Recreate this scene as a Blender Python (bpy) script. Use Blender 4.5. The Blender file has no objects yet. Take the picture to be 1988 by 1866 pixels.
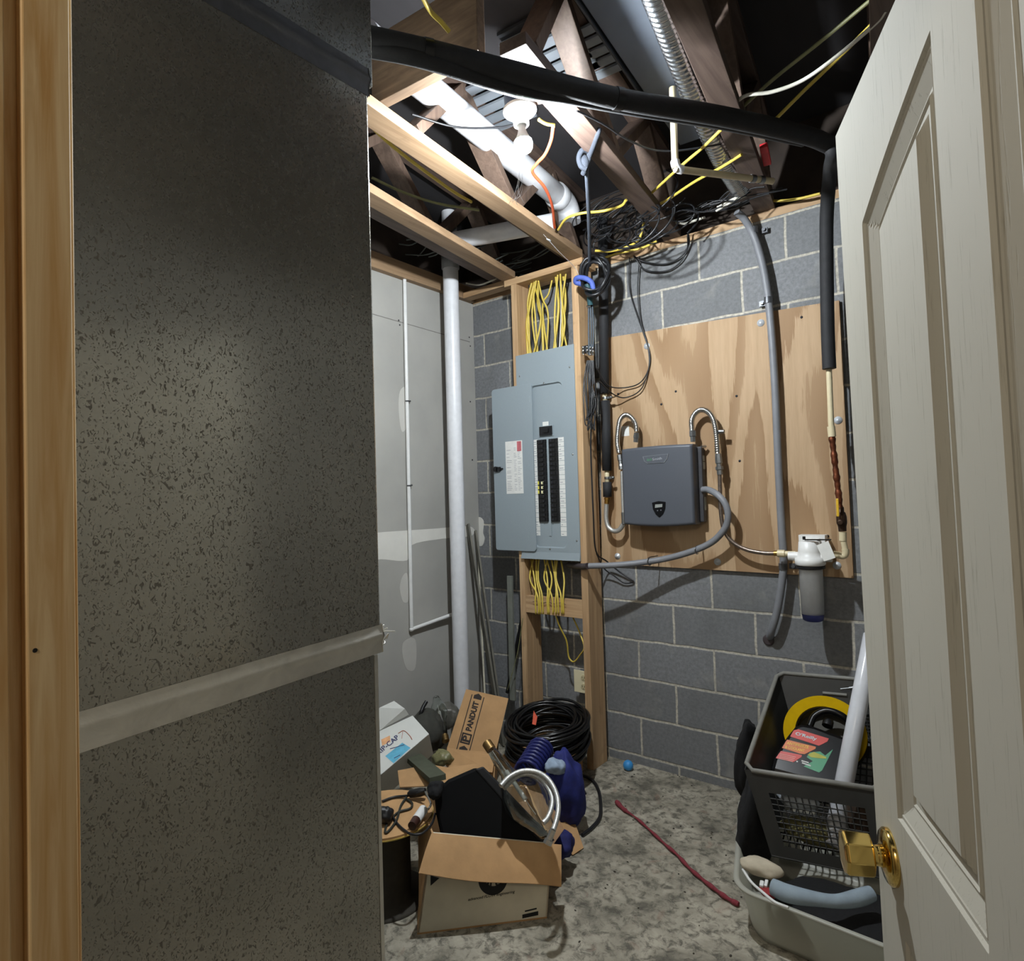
import bpy, math, random
from mathutils import Vector, Matrix
V = Vector
random.seed(7)
S = bpy.context.scene
COL = S.collection

# ------------------------------------------------------------------ camera
# world: X along the block wall (right), Y into the block wall (its face is Y = 0), Z up, floor Z = 0, metres
IMG_W, IMG_H = 1988, 1866
FPX = 1188.4
CAM = V((1.3266, -2.9698, 1.4391))
YAW, PITCH, ROLL = -0.6682, 0.0263, -0.0297
def _basis():
    cy, sy = math.cos(YAW), math.sin(YAW)
    f = V((sy * math.cos(PITCH), cy * math.cos(PITCH), math.sin(PITCH)))
    r = V((cy, -sy, 0)); u = r.cross(f)
    return math.cos(ROLL) * r + math.sin(ROLL) * u, -math.sin(ROLL) * r + math.cos(ROLL) * u, f
RT, UP, FW = _basis()
cd = bpy.data.cameras.new('camera'); cam = bpy.data.objects.new('camera', cd); COL.objects.link(cam)
cam.matrix_world = Matrix(((RT.x, UP.x, -FW.x, CAM.x), (RT.y, UP.y, -FW.y, CAM.y), (RT.z, UP.z, -FW.z, CAM.z), (0, 0, 0, 1)))
cd.sensor_fit = 'HORIZONTAL'; cd.sensor_width = 36.0; cd.lens = 36.0 * FPX / IMG_W; cd.clip_start = 0.02
S.camera = cam

# ------------------------------------------------------------------ light and exposure
S.view_settings.view_transform = 'Standard'; S.view_settings.look = 'None'
S.view_settings.gamma = 1.0; S.view_settings.use_curve_mapping = False
S.view_settings.exposure = 0.0
S.cycles.max_bounces = 10; S.cycles.diffuse_bounces = 6; S.cycles.glossy_bounces = 5; S.cycles.transmission_bounces = 8
S.cycles.sample_clamp_indirect = 6.0
W = bpy.data.worlds.new('world'); S.world = W; W.use_nodes = True
W.node_tree.nodes['Background'].inputs[0].default_value = (0.5, 0.55, 0.65, 1)
W.node_tree.nodes['Background'].inputs[1].default_value = 0.03
BULB_AT = V((0.128, -1.335, 2.622))
BULB_STRENGTH = 4000.0
HALL_AT = V((1.20, -3.95, 2.30))
HALL_WATTS = 34.0
hl = bpy.data.lights.new('hall_lamp', 'POINT'); hl.energy = HALL_WATTS; hl.color = (1.0, 0.90, 0.76); hl.shadow_soft_size = 0.09
ho = bpy.data.objects.new('hall_lamp', hl); ho.location = HALL_AT; COL.objects.link(ho)

# ------------------------------------------------------------------ measuring helpers: a sight line meets a real plane
def ray(x, y): return ((x - 994.0) / FPX) * RT - ((y - 933.0) / FPX) * UP + FW
def PY(x, y, Y):
    v = ray(x, y); return CAM + v * ((Y - CAM.y) / v.y)
def PX(x, y, X):
    v = ray(x, y); return CAM + v * ((X - CAM.x) / v.x)
def PZ(x, y, Z):
    v = ray(x, y); return CAM + v * ((Z - CAM.z) / v.z)
def PN(x, y, p0, n):
    v = ray(x, y); return CAM + v * ((V(p0) - CAM).dot(V(n)) / v.dot(V(n)))

# ------------------------------------------------------------------ mesh builder
def catmull(pts, k=8):
    p = [V(q) for q in pts]
    if len(p) < 3: return p
    e = [p[0] * 2 - p[1]] + p + [p[-1] * 2 - p[-2]]
    out = []
    for i in range(1, len(e) - 2):
        a, b, c, d = e[i - 1], e[i], e[i + 1], e[i + 2]
        for j in range(k):
            t = j / k
            out.append(0.5 * (2 * b + (c - a) * t + (2 * a - 5 * b + 4 * c - d) * t * t + (3 * b - a - 3 * c + d) * t ** 3))
    out.append(p[-1]); return out
class MB:
    def __init__(s): s.v = []; s.f = []; s.s = []; s.m = []
    def add(s, vs, fs, smooth=False, mi=0):
        o = len(s.v); s.v += [V(q) for q in vs]
        for f in fs: s.f.append([i + o for i in f]); s.s.append(smooth); s.m.append(mi)
        return s
    def hexa(s, p, mi=0):   # p: bottom 4 (ccw from above) then top 4
        return s.add(p, [(3, 2, 1, 0), (4, 5, 6, 7), (0, 1, 5, 4), (1, 2, 6, 5), (2, 3, 7, 6), (3, 0, 4, 7)], False, mi)
    def box(s, a, b, mi=0):
        x0, x1 = sorted((a[0], b[0])); y0, y1 = sorted((a[1], b[1])); z0, z1 = sorted((a[2], b[2]))
        return s.hexa([(x0, y0, z0), (x1, y0, z0), (x1, y1, z0), (x0, y1, z0), (x0, y0, z1), (x1, y0, z1), (x1, y1, z1), (x0, y1, z1)], mi)
    def bar(s, p0, p1, w, h, up=(0, 0, 1), mi=0):   # square-section bar: w across, h along up
        p0, p1 = V(p0), V(p1); d = (p1 - p0).normalized(); up = V(up); x = d.cross(up).normalized(); u = x.cross(d)
        x *= w / 2; u *= h / 2
        return s.hexa([p0 - x - u, p0 + x - u, p1 + x - u, p1 - x - u, p0 - x + u, p0 + x + u, p1 + x + u, p1 - x + u], mi)
    def tube(s, pts, r, n=10, k=8, caps=True, closed=False, mi=0, smooth=True):
        p = catmull(pts, k) if (k and not closed) else [V(q) for q in pts]
        N = len(p); rr = r if callable(r) else (lambda t: r)
        T = []
        for i in range(N):
            a = p[(i - 1) % N] if (closed or i) else p[0]; b = p[(i + 1) % N] if (closed or i < N - 1) else p[-1]
            T.append((b - a).normalized() if (b - a).length > 1e-9 else V((0, 0, 1)))
        x = T[0].orthogonal().normalized(); vs = []
        for i in range(N):
            x = (x - T[i] * x.dot(T[i])); x = x.normalized() if x.length > 1e-6 else T[i].orthogonal().normalized()
            y = T[i].cross(x); R = rr(i / max(1, N - 1))
            for j in range(n):
                a = 2 * math.pi * j / n; vs.append(p[i] + (x * math.cos(a) + y * math.sin(a)) * R)
        fs = []
        for i in range(N if closed else N - 1):
            i2 = (i + 1) % N
            for j in range(n): fs.append((i * n + j, i * n + (j + 1) % n, i2 * n + (j + 1) % n, i2 * n + j))
        s.add(vs, fs, smooth, mi)
        if caps and not closed:
            s.add(vs[:n], [tuple(range(n))[::-1]], False, mi); s.add(vs[-n:], [tuple(range(n))], False, mi)
        return s
    def lathe(s, o, axis, prof, n=24, caps=True, mi=0, smooth=True, squash=None):   # prof: (distance along axis, radius)
        o = V(o); a = V(axis).normalized(); x = a.orthogonal().normalized(); y = a.cross(x); vs = []
        for h, r in prof:
            for j in range(n):
                t = 2 * math.pi * j / n; vs.append(o + a * h + (x * math.cos(t) + y * math.sin(t)) * r)
        fs = [(i * n + j, i * n + (j + 1) % n, (i + 1) * n + (j + 1) % n, (i + 1) * n + j) for i in range(len(prof) - 1) for j in range(n)]
        s.add(vs, fs, smooth, mi)
        if caps:
            s.add(vs[:n], [tuple(range(n))[::-1]], False, mi); s.add(vs[-n:], [tuple(range(n))], False, mi)
        return s
    def cyl(s, a, b, r, n=20, mi=0):
        a, b = V(a), V(b); return s.lathe(a, b - a, [(0, r), ((b - a).length, r)], n, True, mi)
    def prism(s, poly, off, mi=0):   # polygon of 3D points swept by off
        n = len(poly); P = [V(q) for q in poly]; off = V(off)
        return s.add(P + [q + off for q in P], [tuple(range(n))[::-1], tuple(range(n, 2 * n))] + [(i, (i + 1) % n, n + (i + 1) % n, n + i) for i in range(n)], False, mi)
    def grid(s, fn, nu, nv, mi=0, smooth=True, wrap=False):
        vs = [fn(i / nu, j / nv) for i in range(nu + (0 if wrap else 1)) for j in range(nv + 1)]
        U = nu; fs = []
        for i in range(U):
            i2 = (i + 1) % nu if wrap else i + 1
            for j in range(nv): fs.append((i * (nv + 1) + j, i2 * (nv + 1) + j, i2 * (nv + 1) + j + 1, i * (nv + 1) + j + 1))
        return s.add(vs, fs, smooth, mi)
    def ball(s, c, r, nu=20, nv=12, fn=None, mi=0):
        c = V(c); rx = V(r) if hasattr(r, '__len__') else V((r, r, r))
        def g(u, v):
            a, b = 2 * math.pi * u, math.pi * (v - 0.5); d = V((math.cos(a) * math.cos(b), math.sin(a) * math.cos(b), math.sin(b)))
            q = V((d.x * rx.x, d.y * rx.y, d.z * rx.z)); return c + (q * fn(d) if fn else q)
        return s.grid(g, nu, nv, mi, True, True)
    def build(s, name, mats, parent=None, label=None, bevel=0.0, at=None):
        me = bpy.data.meshes.new(name)
        if parent is not None:
            o0 = V(parent['_o'])
        else:
            lo = V([min(q[i] for q in s.v) for i in range(3)]); hi = V([max(q[i] for q in s.v) for i in range(3)])
            o0 = V(at) if at is not None else V(((lo.x + hi.x) / 2, (lo.y + hi.y) / 2, lo.z))
        me.from_pydata([q - o0 for q in s.v], [], s.f)
        for i, p in enumerate(me.polygons): p.use_smooth = s.s[i]; p.material_index = s.m[i]
        for m in (mats if isinstance(mats, (list, tuple)) else [mats]): me.materials.append(m)
        me.update()
        ob = bpy.data.objects.new(name, me); COL.objects.link(ob); ob['_o'] = list(o0)
        if parent is not None: ob.parent = parent
        else: ob.location = o0
        if label: ob['label'] = label
        if bevel:
            b = ob.modifiers.new('bevel', 'BEVEL'); b.width = bevel; b.segments = 2; b.limit_method = 'ANGLE'; b.angle_limit = 0.6
        return ob
def tag(o, label, cat, group=None):
    o['label'] = label; o['category'] = cat
    if group: o['group'] = group
    return o
def thing(name, label, cat, loc, group=None):
    o = bpy.data.objects.new(name, None); COL.objects.link(o); o.location = loc; o['_o'] = list(loc); o.empty_display_size = 0.05
    return tag(o, label, cat, group)
def struct(name, mb, m, parent=None, bevel=0.0):
    o = mb.build(name, m, parent, None, bevel)
    if parent is None: o['kind'] = 'structure'
    return o
def text_into(mb, txt, o, u, v, height, mi=0, lift=0.0006, bold=0.0, shear=0.0, width=None, spacing=1.0):
    """flat lettering in the plane (u right, v up) with its lower left corner at o"""
    c = bpy.data.curves.new('lettering', 'FONT'); c.body = txt; c.size = 1.0; c.offset = bold; c.shear = shear; c.space_character = spacing; c.resolution_u = 3
    t = bpy.data.objects.new('lettering', c); COL.objects.link(t)
    me = bpy.data.meshes.new_from_object(t.evaluated_get(bpy.context.evaluated_depsgraph_get()))
    xs = [q.co.x for q in me.vertices]; ys = [q.co.y for q in me.vertices]
    x0, y0, w, h = min(xs), min(ys), max(xs) - min(xs), max(ys) - min(ys)
    sy = height / h; sx = (width / w) if width else sy
    u, v, o = V(u).normalized(), V(v).normalized(), V(o); n = u.cross(v)
    mb.add([o + u * ((q.co.x - x0) * sx) + v * ((q.co.y - y0) * sy) + n * lift for q in me.vertices], [tuple(p.vertices) for p in me.polygons], False, mi)
    bpy.data.objects.remove(t); bpy.data.curves.remove(c); bpy.data.meshes.remove(me)
    return mb

# ------------------------------------------------------------------ materials
def hexc(h):
    h = h.lstrip('#'); c = [int(h[i:i + 2], 16) / 255 for i in (0, 2, 4)]
    return tuple(x / 12.92 if x <= 0.04045 else ((x + 0.055) / 1.055) ** 2.4 for x in c) + (1,)
def rgba(c): return hexc(c) if isinstance(c, str) else tuple(c) + ((1,) if len(c) == 3 else ())
class NT:
    def __init__(s, name):
        s.m = bpy.data.materials.new(name); s.m.use_nodes = True; s.t = s.m.node_tree; s.b = s.t.nodes['Principled BSDF']
        s.tc = s.t.nodes.new('ShaderNodeTexCoord')
    def n(s, kind, **kw):
        x = s.t.nodes.new(kind)
        for k, v in kw.items():
            if k in x.inputs.keys(): x.inputs[k].default_value = v
            else: setattr(x, k, v)
        return x
    def l(s, a, b): s.t.links.new(a, b)
    def coords(s, scale=(1, 1, 1), rot=(0, 0, 0), loc=(0, 0, 0)):
        m = s.n('ShaderNodeMapping'); m.inputs['Scale'].default_value = scale; m.inputs['Rotation'].default_value = rot; m.inputs['Location'].default_value = loc
        s.l(s.tc.outputs['Object'], m.inputs['Vector']); return m.outputs['Vector']
    def noise(s, vec, scale, detail=3, rough=0.55, dist=0.0):
        x = s.n('ShaderNodeTexNoise'); x.inputs['Scale'].default_value = scale; x.inputs['Detail'].default_value = detail; x.inputs['Roughness'].default_value = rough; x.inputs['Distortion'].default_value = dist
        s.l(vec, x.inputs['Vector']); return x.outputs['Fac']
    def ramp(s, fac, stops):
        r = s.n('ShaderNodeValToRGB'); e = r.color_ramp.elements
        while len(e) < len(stops): e.new(0.5)
        for i, (p, c) in enumerate(stops): e[i].position = p; e[i].color = rgba(c) if not isinstance(c, (int, float)) else (c, c, c, 1)
        s.l(fac, r.inputs['Fac']); return r.outputs['Color']
    def mix(s, fac, a, b, mode='MIX'):
        x = s.n('ShaderNodeMix', data_type='RGBA', blend_type=mode)
        for sock, val in ((x.inputs['Factor'], fac), (x.inputs['A'] if False else x.inputs[6], a), (x.inputs[7], b)):
            if hasattr(val, 'is_output'): s.l(val, sock)
            else: sock.default_value = val if isinstance(val, (int, float)) else rgba(val)
        return x.outputs[2]
    def bump(s, h, strength=0.3, dist=0.004, prev=None):
        b = s.n('ShaderNodeBump'); b.inputs['Strength'].default_value = strength; b.inputs['Distance'].default_value = dist
        s.l(h, b.inputs['Height'])
        if prev is not None: s.l(prev, b.inputs['Normal'])
        return b.outputs['Normal']
    def set(s, color=None, rough=None, metal=None, normal=None, **kw):
        for nm, val in (('Base Color', color), ('Roughness', rough), ('Metallic', metal), ('Normal', normal)):
            if val is None: continue
            if hasattr(val, 'is_output'): s.l(val, s.b.inputs[nm])
            else: s.b.inputs[nm].default_value = val if isinstance(val, (int, float)) else rgba(val)
        for k, v in kw.items(): s.b.inputs[k].default_value = rgba(v) if isinstance(v, str) else v
        return s.m
_mc = {}
def plain(name, c, rough=0.5, metal=0.0, var=0.18, scale=30, bump=0.0, bscale=200, stretch=(1, 1, 1), **kw):
    if name in _mc: return _mc[name]
    t = NT(name); c = rgba(c); vec = t.coords(stretch)
    f = t.noise(vec, scale, 4)
    d = tuple(x * (1 - var) for x in c[:3]); e = tuple(min(1, x * (1 + var)) for x in c[:3])
    col = t.ramp(f, [(0.3, d), (0.7, e)])
    nrm = t.bump(t.noise(vec, bscale, 2), bump, 0.002) if bump else None
    _mc[name] = t.set(col, rough, metal, nrm, **kw); return _mc[name]
def wood(name, c0, c1, axis='z', scale=55, dark=None, rough=0.6):
    if name in _mc: return _mc[name]
    t = NT(name); st = {'x': (0.05, 1, 1), 'y': (1, 0.05, 1), 'z': (1, 1, 0.05)}[axis]
    v = t.coords(st); f = t.noise(v, scale, 5, 0.6, 0.6); g = t.noise(v, scale * 0.22, 2, 0.5, 0.3)
    c = t.ramp(f, [(0.35, c0), (0.65, c1)])
    c = t.mix(t.ramp(g, [(0.45, 0.0), (0.75, 0.55)]), c, dark or tuple(x * 0.55 for x in rgba(c0)[:3]))
    k = t.noise(t.coords((1, 1, 1)), 9, 3)
    c = t.mix(t.ramp(k, [(0.62, 0.0), (0.72, 0.35)]), c, tuple(x * 0.45 for x in rgba(c0)[:3]))
    _mc[name] = t.set(c, rough, 0.0, t.bump(f, 0.12, 0.002)); return _mc[name]
def glassy(name, c, rough=0.05, ior=1.3, trans=1.0, alpha=1.0):
    if name in _mc: return _mc[name]
    t = NT(name); _mc[name] = t.set(c, rough, 0.0, None, **{'Transmission Weight': trans, 'IOR': ior, 'Alpha': alpha}); return _mc[name]
# ------------------------------------------------------------------ material library
WY = wood('pine_along_y', '#8f7458', '#a5896b', 'y'); WZ = wood('pine_along_z', '#ad8b66', '#c6a67f', 'z'); WX = wood('pine_along_x', '#a98763', '#c3a37c', 'x'); WXD = wood('old_board_along_x', '#6b5745', '#86705b', 'x')
WYD = wood('old_joist_wood', '#51413a', '#66554b', 'y'); WZD = wood('old_web_wood', '#57463c', '#6d5a4d', 'z')
JAMB = wood('finger_jointed_jamb', '#cda267', '#ecd3a6', 'z', 60, '#a97c48')
BLACKP = plain('black_plastic', '#111113', 0.45, 0, 0.2)
RUBBER = plain('black_foam_rubber', '#1b1c1f', 0.75, 0, 0.25, 25, 0.3, 160)
PVC = plain('white_pvc', '#d9dade', 0.38, 0, 0.05)
PVCG = plain('grey_pvc_coupling', '#8e9093', 0.45, 0, 0.08)
CPVC = plain('cream_cpvc', '#cfc2a0', 0.4, 0, 0.06)
CONDUIT = plain('grey_liquidtight_conduit', '#75777c', 0.5, 0, 0.08, 20, 0.0)
CABLE_Y = plain('yellow_cable', '#cbb34c', 0.42, 0, 0.1, 15)
CABLE_W = plain('white_cable', '#c9c6ba', 0.45, 0, 0.08, 15)
CABLE_K = plain('black_cable', '#18191c', 0.42, 0, 0.2, 15)
CABLE_O = plain('orange_cord', '#e0603a', 0.5, 0, 0.08)
CABLE_G = plain('grey_green_cable', '#7f8058', 0.5, 0, 0.1)
STEEL = plain('bright_steel', '#c4c4c2', 0.25, 1.0, 0.12, 60)
BRAID = plain('braided_steel', '#bdbdba', 0.45, 0.75, 0.25, 260, 0.5, 320)
ZINC = plain('dull_zinc', '#8d9092', 0.42, 1.0, 0.15, 50)
BRASS = plain('polished_brass', '#d8bb70', 0.12, 1.0, 0.05)
BRASSD = plain('dull_brass', '#a88447', 0.35, 1.0, 0.15, 40)
COPPER = plain('tarnished_copper', '#6f3f2a', 0.45, 0.8, 0.5, 60)
PANELG = plain('grey_panel_paint', '#8a959b', 0.4, 0.0, 0.03, 300, 0.06, 500)
WHITEP = plain('white_plastic', '#dcdcda', 0.4, 0, 0.04)
PAPER = plain('white_paper_label', '#d8d8d4', 0.7, 0, 0.05)
IVORY = plain('ivory_plastic', '#d8cfae', 0.4, 0, 0.04)
CARD = plain('brown_cardboard', '#b48d61', 0.85, 0, 0.1, 14, 0.15, 90)
CARDD = plain('dark_printed_ink', '#2c2420', 0.8, 0, 0.1)
CARDW = plain('white_coated_carton', '#cfd0cb', 0.6, 0, 0.05, 10)
BOXW = plain('dirty_white_carton', '#c9c1ac', 0.85, 0, 0.13, 7, 0.15, 70)
INK = plain('black_ink', '#0c0c0d', 0.7, 0, 0.1)
BLUECLOTH = plain('deep_blue_cloth', '#1b2366', 0.8, 0, 0.3, 25, 0.4, 90)
BLUEPL = plain('blue_plastic', '#1a205c', 0.4, 0, 0.15)
LTBLUE = plain('pale_grey_blue_cloth', '#8fa0b5', 0.8, 0, 0.2, 30, 0.3, 90)
DARKCLOTH = plain('black_fabric', '#0b0b0d', 0.9, 0, 0.3, 40, 0.6, 120)
MUD = plain('white_joint_compound', '#d6d4cd', 0.7, 0, 0.04, 12)
GREYWOOD = wood('weathered_grey_wood', '#5c5a52', '#7b776b', 'z', 40)
GLASS = glassy('clear_glass', '#f4f8f6', 0.03, 1.45)
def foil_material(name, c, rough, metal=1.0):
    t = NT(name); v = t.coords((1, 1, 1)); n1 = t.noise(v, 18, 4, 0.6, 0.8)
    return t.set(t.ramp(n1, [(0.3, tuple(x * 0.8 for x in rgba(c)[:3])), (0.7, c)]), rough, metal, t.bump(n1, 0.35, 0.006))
FOIL = foil_material('aluminium_foil_tape', '#e9e6de', 0.38, 0.55)  # pale colour stands in for the bright door mirrored in the tape
FOILD = foil_material('shaded_foil_tape', '#8b8c90', 0.4, 0.85)  # copy of the same tape, colour darkened where less light is mirrored
FLEX = foil_material('aluminium_flex_duct', '#c9cdd2', 0.22)
def galvanised():
    t = NT('galvanised_sheet_steel'); v = t.coords((1, 1, 0.7))
    sp = t.noise(v, 125, 2, 0.5, 1.9); big = t.noise(t.coords((1, 1, 1)), 2.4, 2)
    flecks = t.ramp(sp, [(0.37, 0.0), (0.42, 1.0)])
    base = t.ramp(big, [(0.3, '#a09e97'), (0.7, '#b2afa6')])
    col = t.mix(flecks, '#7a7771', base)
    rough = t.ramp(flecks, [(0.0, 0.5), (1.0, 0.2)])
    wav = t.bump(t.noise(t.coords((1, 1, 0.6)), 3.2, 1), 0.10, 0.02)
    return t.set(col, rough, 0.75, t.bump(sp, 0.05, 0.002, wav))
GALV = galvanised()
def block_material():
    t = NT('concrete_block_wall'); t_o = t.tc.outputs['Object']
    sx = t.n('ShaderNodeSeparateXYZ'); t.l(t_o, sx.inputs[0]); cx = t.n('ShaderNodeCombineXYZ')
    wob = t.noise(t.coords((1, 1, 1)), 7, 3)
    ma = t.n('ShaderNodeMath', operation='MULTIPLY_ADD'); t.l(wob, ma.inputs[0]); ma.inputs[1].default_value = 0.016; t.l(sx.outputs['Z'], ma.inputs[2])
    mb_ = t.n('ShaderNodeMath', operation='MULTIPLY_ADD'); t.l(wob, mb_.inputs[0]); mb_.inputs[1].default_value = -0.016; t.l(sx.outputs['X'], mb_.inputs[2])
    t.l(mb_.outputs[0], cx.inputs['X']); t.l(ma.outputs[0], cx.inputs['Y'])
    br = t.n('ShaderNodeTexBrick', offset=0.5, offset_frequency=2, squash=1.0, squash_frequency=2)
    br.inputs['Scale'].default_value = 1.0; br.inputs['Mortar Size'].default_value = 0.0075; br.inputs['Mortar Smooth'].default_value = 0.5; br.inputs['Bias'].default_value = 0
    br.inputs['Brick Width'].default_value = 0.4064; br.inputs['Row Height'].default_value = 0.2032
    br.inputs['Color1'].default_value = rgba('#737577'); br.inputs['Color2'].default_value = rgba('#838588'); br.inputs['Mortar'].default_value = rgba('#c6c0b1')
    t.l(cx.outputs[0], br.inputs['Vector'])
    v = t.coords((1, 1, 1))
    fine = t.noise(v, 60, 5, 0.65); mid = t.noise(v, 6, 4, 0.6, 0.5)
    c = t.mix(t.ramp(fine, [(0.35, 0.0), (0.65, 0.6)]), br.outputs['Color'], '#5b5c5d')
    c = t.mix(t.ramp(mid, [(0.58, 0.0), (0.75, 0.45)]), c, '#97968f')
    c = t.mix(t.ramp(t.noise(v, 3.1, 3), [(0.5, 0.0), (0.75, 0.45)]), c, '#525352')
    h = t.mix(1.0, br.outputs['Fac'], '#ffffff', 'DIFFERENCE')
    n1 = t.bump(h, 0.5, 0.006); n2 = t.bump(fine, 0.35, 0.004, n1)
    return t.set(c, 0.88, 0.0, n2)
BLOCK = block_material()
def floor_material():
    t = NT('stained_concrete_floor'); v = t.coords((1, 1, 1))
    a = t.noise(v, 5.5, 6, 0.65, 0.4); b = t.noise(v, 26, 5, 0.7, 0.5); f = t.noise(v, 140, 3)
    c = t.ramp(a, [(0.34, '#635f54'), (0.48, '#918b7c'), (0.64, '#ada696')])
    c = t.mix(t.ramp(b, [(0.47, 0.0), (0.63, 0.85)]), c, '#49463d')
    c = t.mix(t.ramp(t.noise(v, 11, 3, 0.5, 1.0), [(0.64, 0.0), (0.74, 0.4)]), c, '#8c6f5f')
    return t.set(c, 0.82, 0.0, t.bump(f, 0.2, 0.003, t.bump(b, 0.15, 0.006)))
FLOOR = floor_material()
def drywall_material():
    t = NT('grey_drywall_paper'); v = t.coords((1, 1, 1)); a = t.noise(v, 2.2, 4)
    c = t.ramp(a, [(0.3, '#9b9a95'), (0.7, '#aba9a3')])
    return t.set(c, 0.85, 0.0, t.bump(t.noise(v, 240, 2), 0.05, 0.001))
DRYWALL = drywall_material()
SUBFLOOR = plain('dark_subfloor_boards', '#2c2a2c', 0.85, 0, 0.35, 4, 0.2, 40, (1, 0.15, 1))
HALLW = plain('hall_wall_paint', '#a99f8f', 0.7, 0, 0.03, 5)
def ply_material():
    t = NT('fir_plywood_face')
    st = t.coords((1, 1, 0.22)); w = t.noise(st, 2.4, 1.5, 0.4, 0.3)
    m = t.n('ShaderNodeMath', operation='MULTIPLY'); t.l(w, m.inputs[0]); m.inputs[1].default_value = 9.0
    rag = t.noise(t.coords((1, 1, 0.06)), 60, 4, 0.7)
    ad = t.n('ShaderNodeMath', operation='MULTIPLY_ADD'); t.l(rag, ad.inputs[0]); ad.inputs[1].default_value = 0.55; t.l(m.outputs[0], ad.inputs[2])
    fr = t.n('ShaderNodeMath', operation='FRACT'); t.l(ad.outputs[0], fr.inputs[0])
    bands = t.ramp(fr.outputs[0], [(0.0, 0.0), (0.50, 0.0), (0.55, 0.55), (0.90, 0.85), (0.95, 0.0)])
    c = t.ramp(rag, [(0.3, '#a58a69'), (0.7, '#b49878')])
    c = t.mix(bands, c, '#876847')
    blot = t.noise(t.coords((1, 1, 0.5)), 4, 3)
    c = t.mix(t.ramp(blot, [(0.5, 0.0), (0.8, 0.4)]), c, '#9c7c58')
    return t.set(c, 0.72, 0.0, t.bump(rag, 0.1, 0.002))
PLY = ply_material()
def door_material():
    t = NT('embossed_painted_door'); v = t.coords((1, 1, 0.05)); g = t.noise(v, 190, 4, 0.65, 0.3)
    gr = t.ramp(g, [(0.30, 0.0), (0.42, 1.0)])
    c = t.mix(gr, '#9d9a8e', '#aeaba0')
    return t.set(c, 0.75, 0.0, t.bump(gr, 0.14, 0.0025), **{'Specular IOR Level': 0.18})
DOORM = door_material()

# ------------------------------------------------------------------ setting
ROOF = 3.14
struct('floor', MB().box((-1.5, 0.2, -0.12), (3.0, -4.5, 0)), FLOOR)
wb = MB().box((-1.5, 0.0, 0.0), (2.2, 0.2, 2.697)).build('wall_back', BLOCK, None, None, 0, (0, 0, 0.055)); wb['kind'] = 'structure'
wl = struct('wall_left', MB().box((-1.46, 0.0, 0), (-1.3, -3.3, 2.70)), DRYWALL)
struct('wall_right', MB().box((2.05, 0.2, 0), (2.2, -2.45, ROOF)), plain('right_wall_paint', '#77756f', 0.8, 0, 0.06, 4))
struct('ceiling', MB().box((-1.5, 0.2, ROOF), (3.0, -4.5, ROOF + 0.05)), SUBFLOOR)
struct('trim_1', MB().box((-1.3, -0.0, 2.697), (2.05, 0.14, 2.735)), WX)       # sill plate on the block wall
struct('wall_rim', MB().box((-1.5, 0.09, 2.735), (2.2, 0.2, ROOF)).box((-1.5, 0.09, 2.70), (-1.42, -3.3, ROOF)), plain('dark_rim_board', '#3a3029', 0.85, 0, 0.3, 8))
# doorway wall, turned a little against the block wall, and the hall behind the camera
wdir = V((0.976, 0.218, 0)); rdir = V((-0.218, 0.976, 0)); JP = V((0.600, -2.757, 0))
def dw(a, r, z): return JP + wdir * a + rdir * r + V((0, 0, z))
fw = MB()
for a0, a1, z0, z1 in ((-1.94, -0.022, 0, ROOF), (0.92, 1.6, 0, ROOF), (-0.022, 0.92, 2.09, ROOF)):
    fw.hexa([dw(a0, -0.115, z0), dw(a1, -0.115, z0), dw(a1, -0.004, z0), dw(a0, -0.004, z0), dw(a0, -0.115, z1), dw(a1, -0.115, z1), dw(a1, -0.004, z1), dw(a0, -0.004, z1)])
struct('wall_front', fw, HALLW)
struct('wall_hall', MB().box((-1.5, -4.5, 0), (3.0, -4.4, ROOF)).box((2.9, -4.4, 0), (3.0, -2.5, ROOF)).box((-1.5, -4.4, 0), (-1.4, -3.25, ROOF)), HALLW)
jm = struct('trim_2', MB().hexa([dw(-0.02, -0.125, 0), dw(0, -0.125, 0), dw(0, 0, 0), dw(-0.02, 0, 0), dw(-0.02, -0.125, 2.06), dw(0, -0.125, 2.06), dw(0, 0, 2.06), dw(-0.02, 0, 2.06)])
            .hexa([dw(0, -0.0505, 0), dw(0.011, -0.0505, 0), dw(0.011, -0.0085, 0), dw(0, -0.0085, 0), dw(0, -0.0505, 2.05), dw(0.011, -0.0505, 2.05), dw(0.011, -0.0085, 2.05), dw(0, -0.0085, 2.05)])
            .hexa([dw(0.0, -0.125, 0), dw(0.012, -0.125, 0), dw(0.012, -0.065, 0), dw(0.0, -0.065, 0), dw(0.0, -0.125, 2.06), dw(0.012, -0.125, 2.06), dw(0.012, -0.065, 2.06), dw(0, -0.065, 2.06)]), JAMB, None, 0.0015)
nh = PN(68, 1263, dw(0.0112, 0, 0), wdir); MB().lathe(nh, wdir, [(0, 0.0022), (0.0004, 0.0018)], 10).build('nail_hole', INK, jm)
struct('trim_3', MB().hexa([dw(0.90, -0.125, 0), dw(0.92, -0.125, 0), dw(0.92, 0, 0), dw(0.90, 0, 0), dw(0.90, -0.125, 2.06), dw(0.92, -0.125, 2.06), dw(0.92, 0, 2.06), dw(0.90, 0, 2.06)])
       .hexa([dw(-0.02, -0.125, 2.06), dw(0.92, -0.125, 2.06), dw(0.92, 0, 2.06), dw(-0.02, 0, 2.06), dw(-0.02, -0.125, 2.08), dw(0.92, -0.125, 2.08), dw(0.92, 0, 2.08), dw(-0.02, 0, 2.08)]), JAMB)
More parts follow.
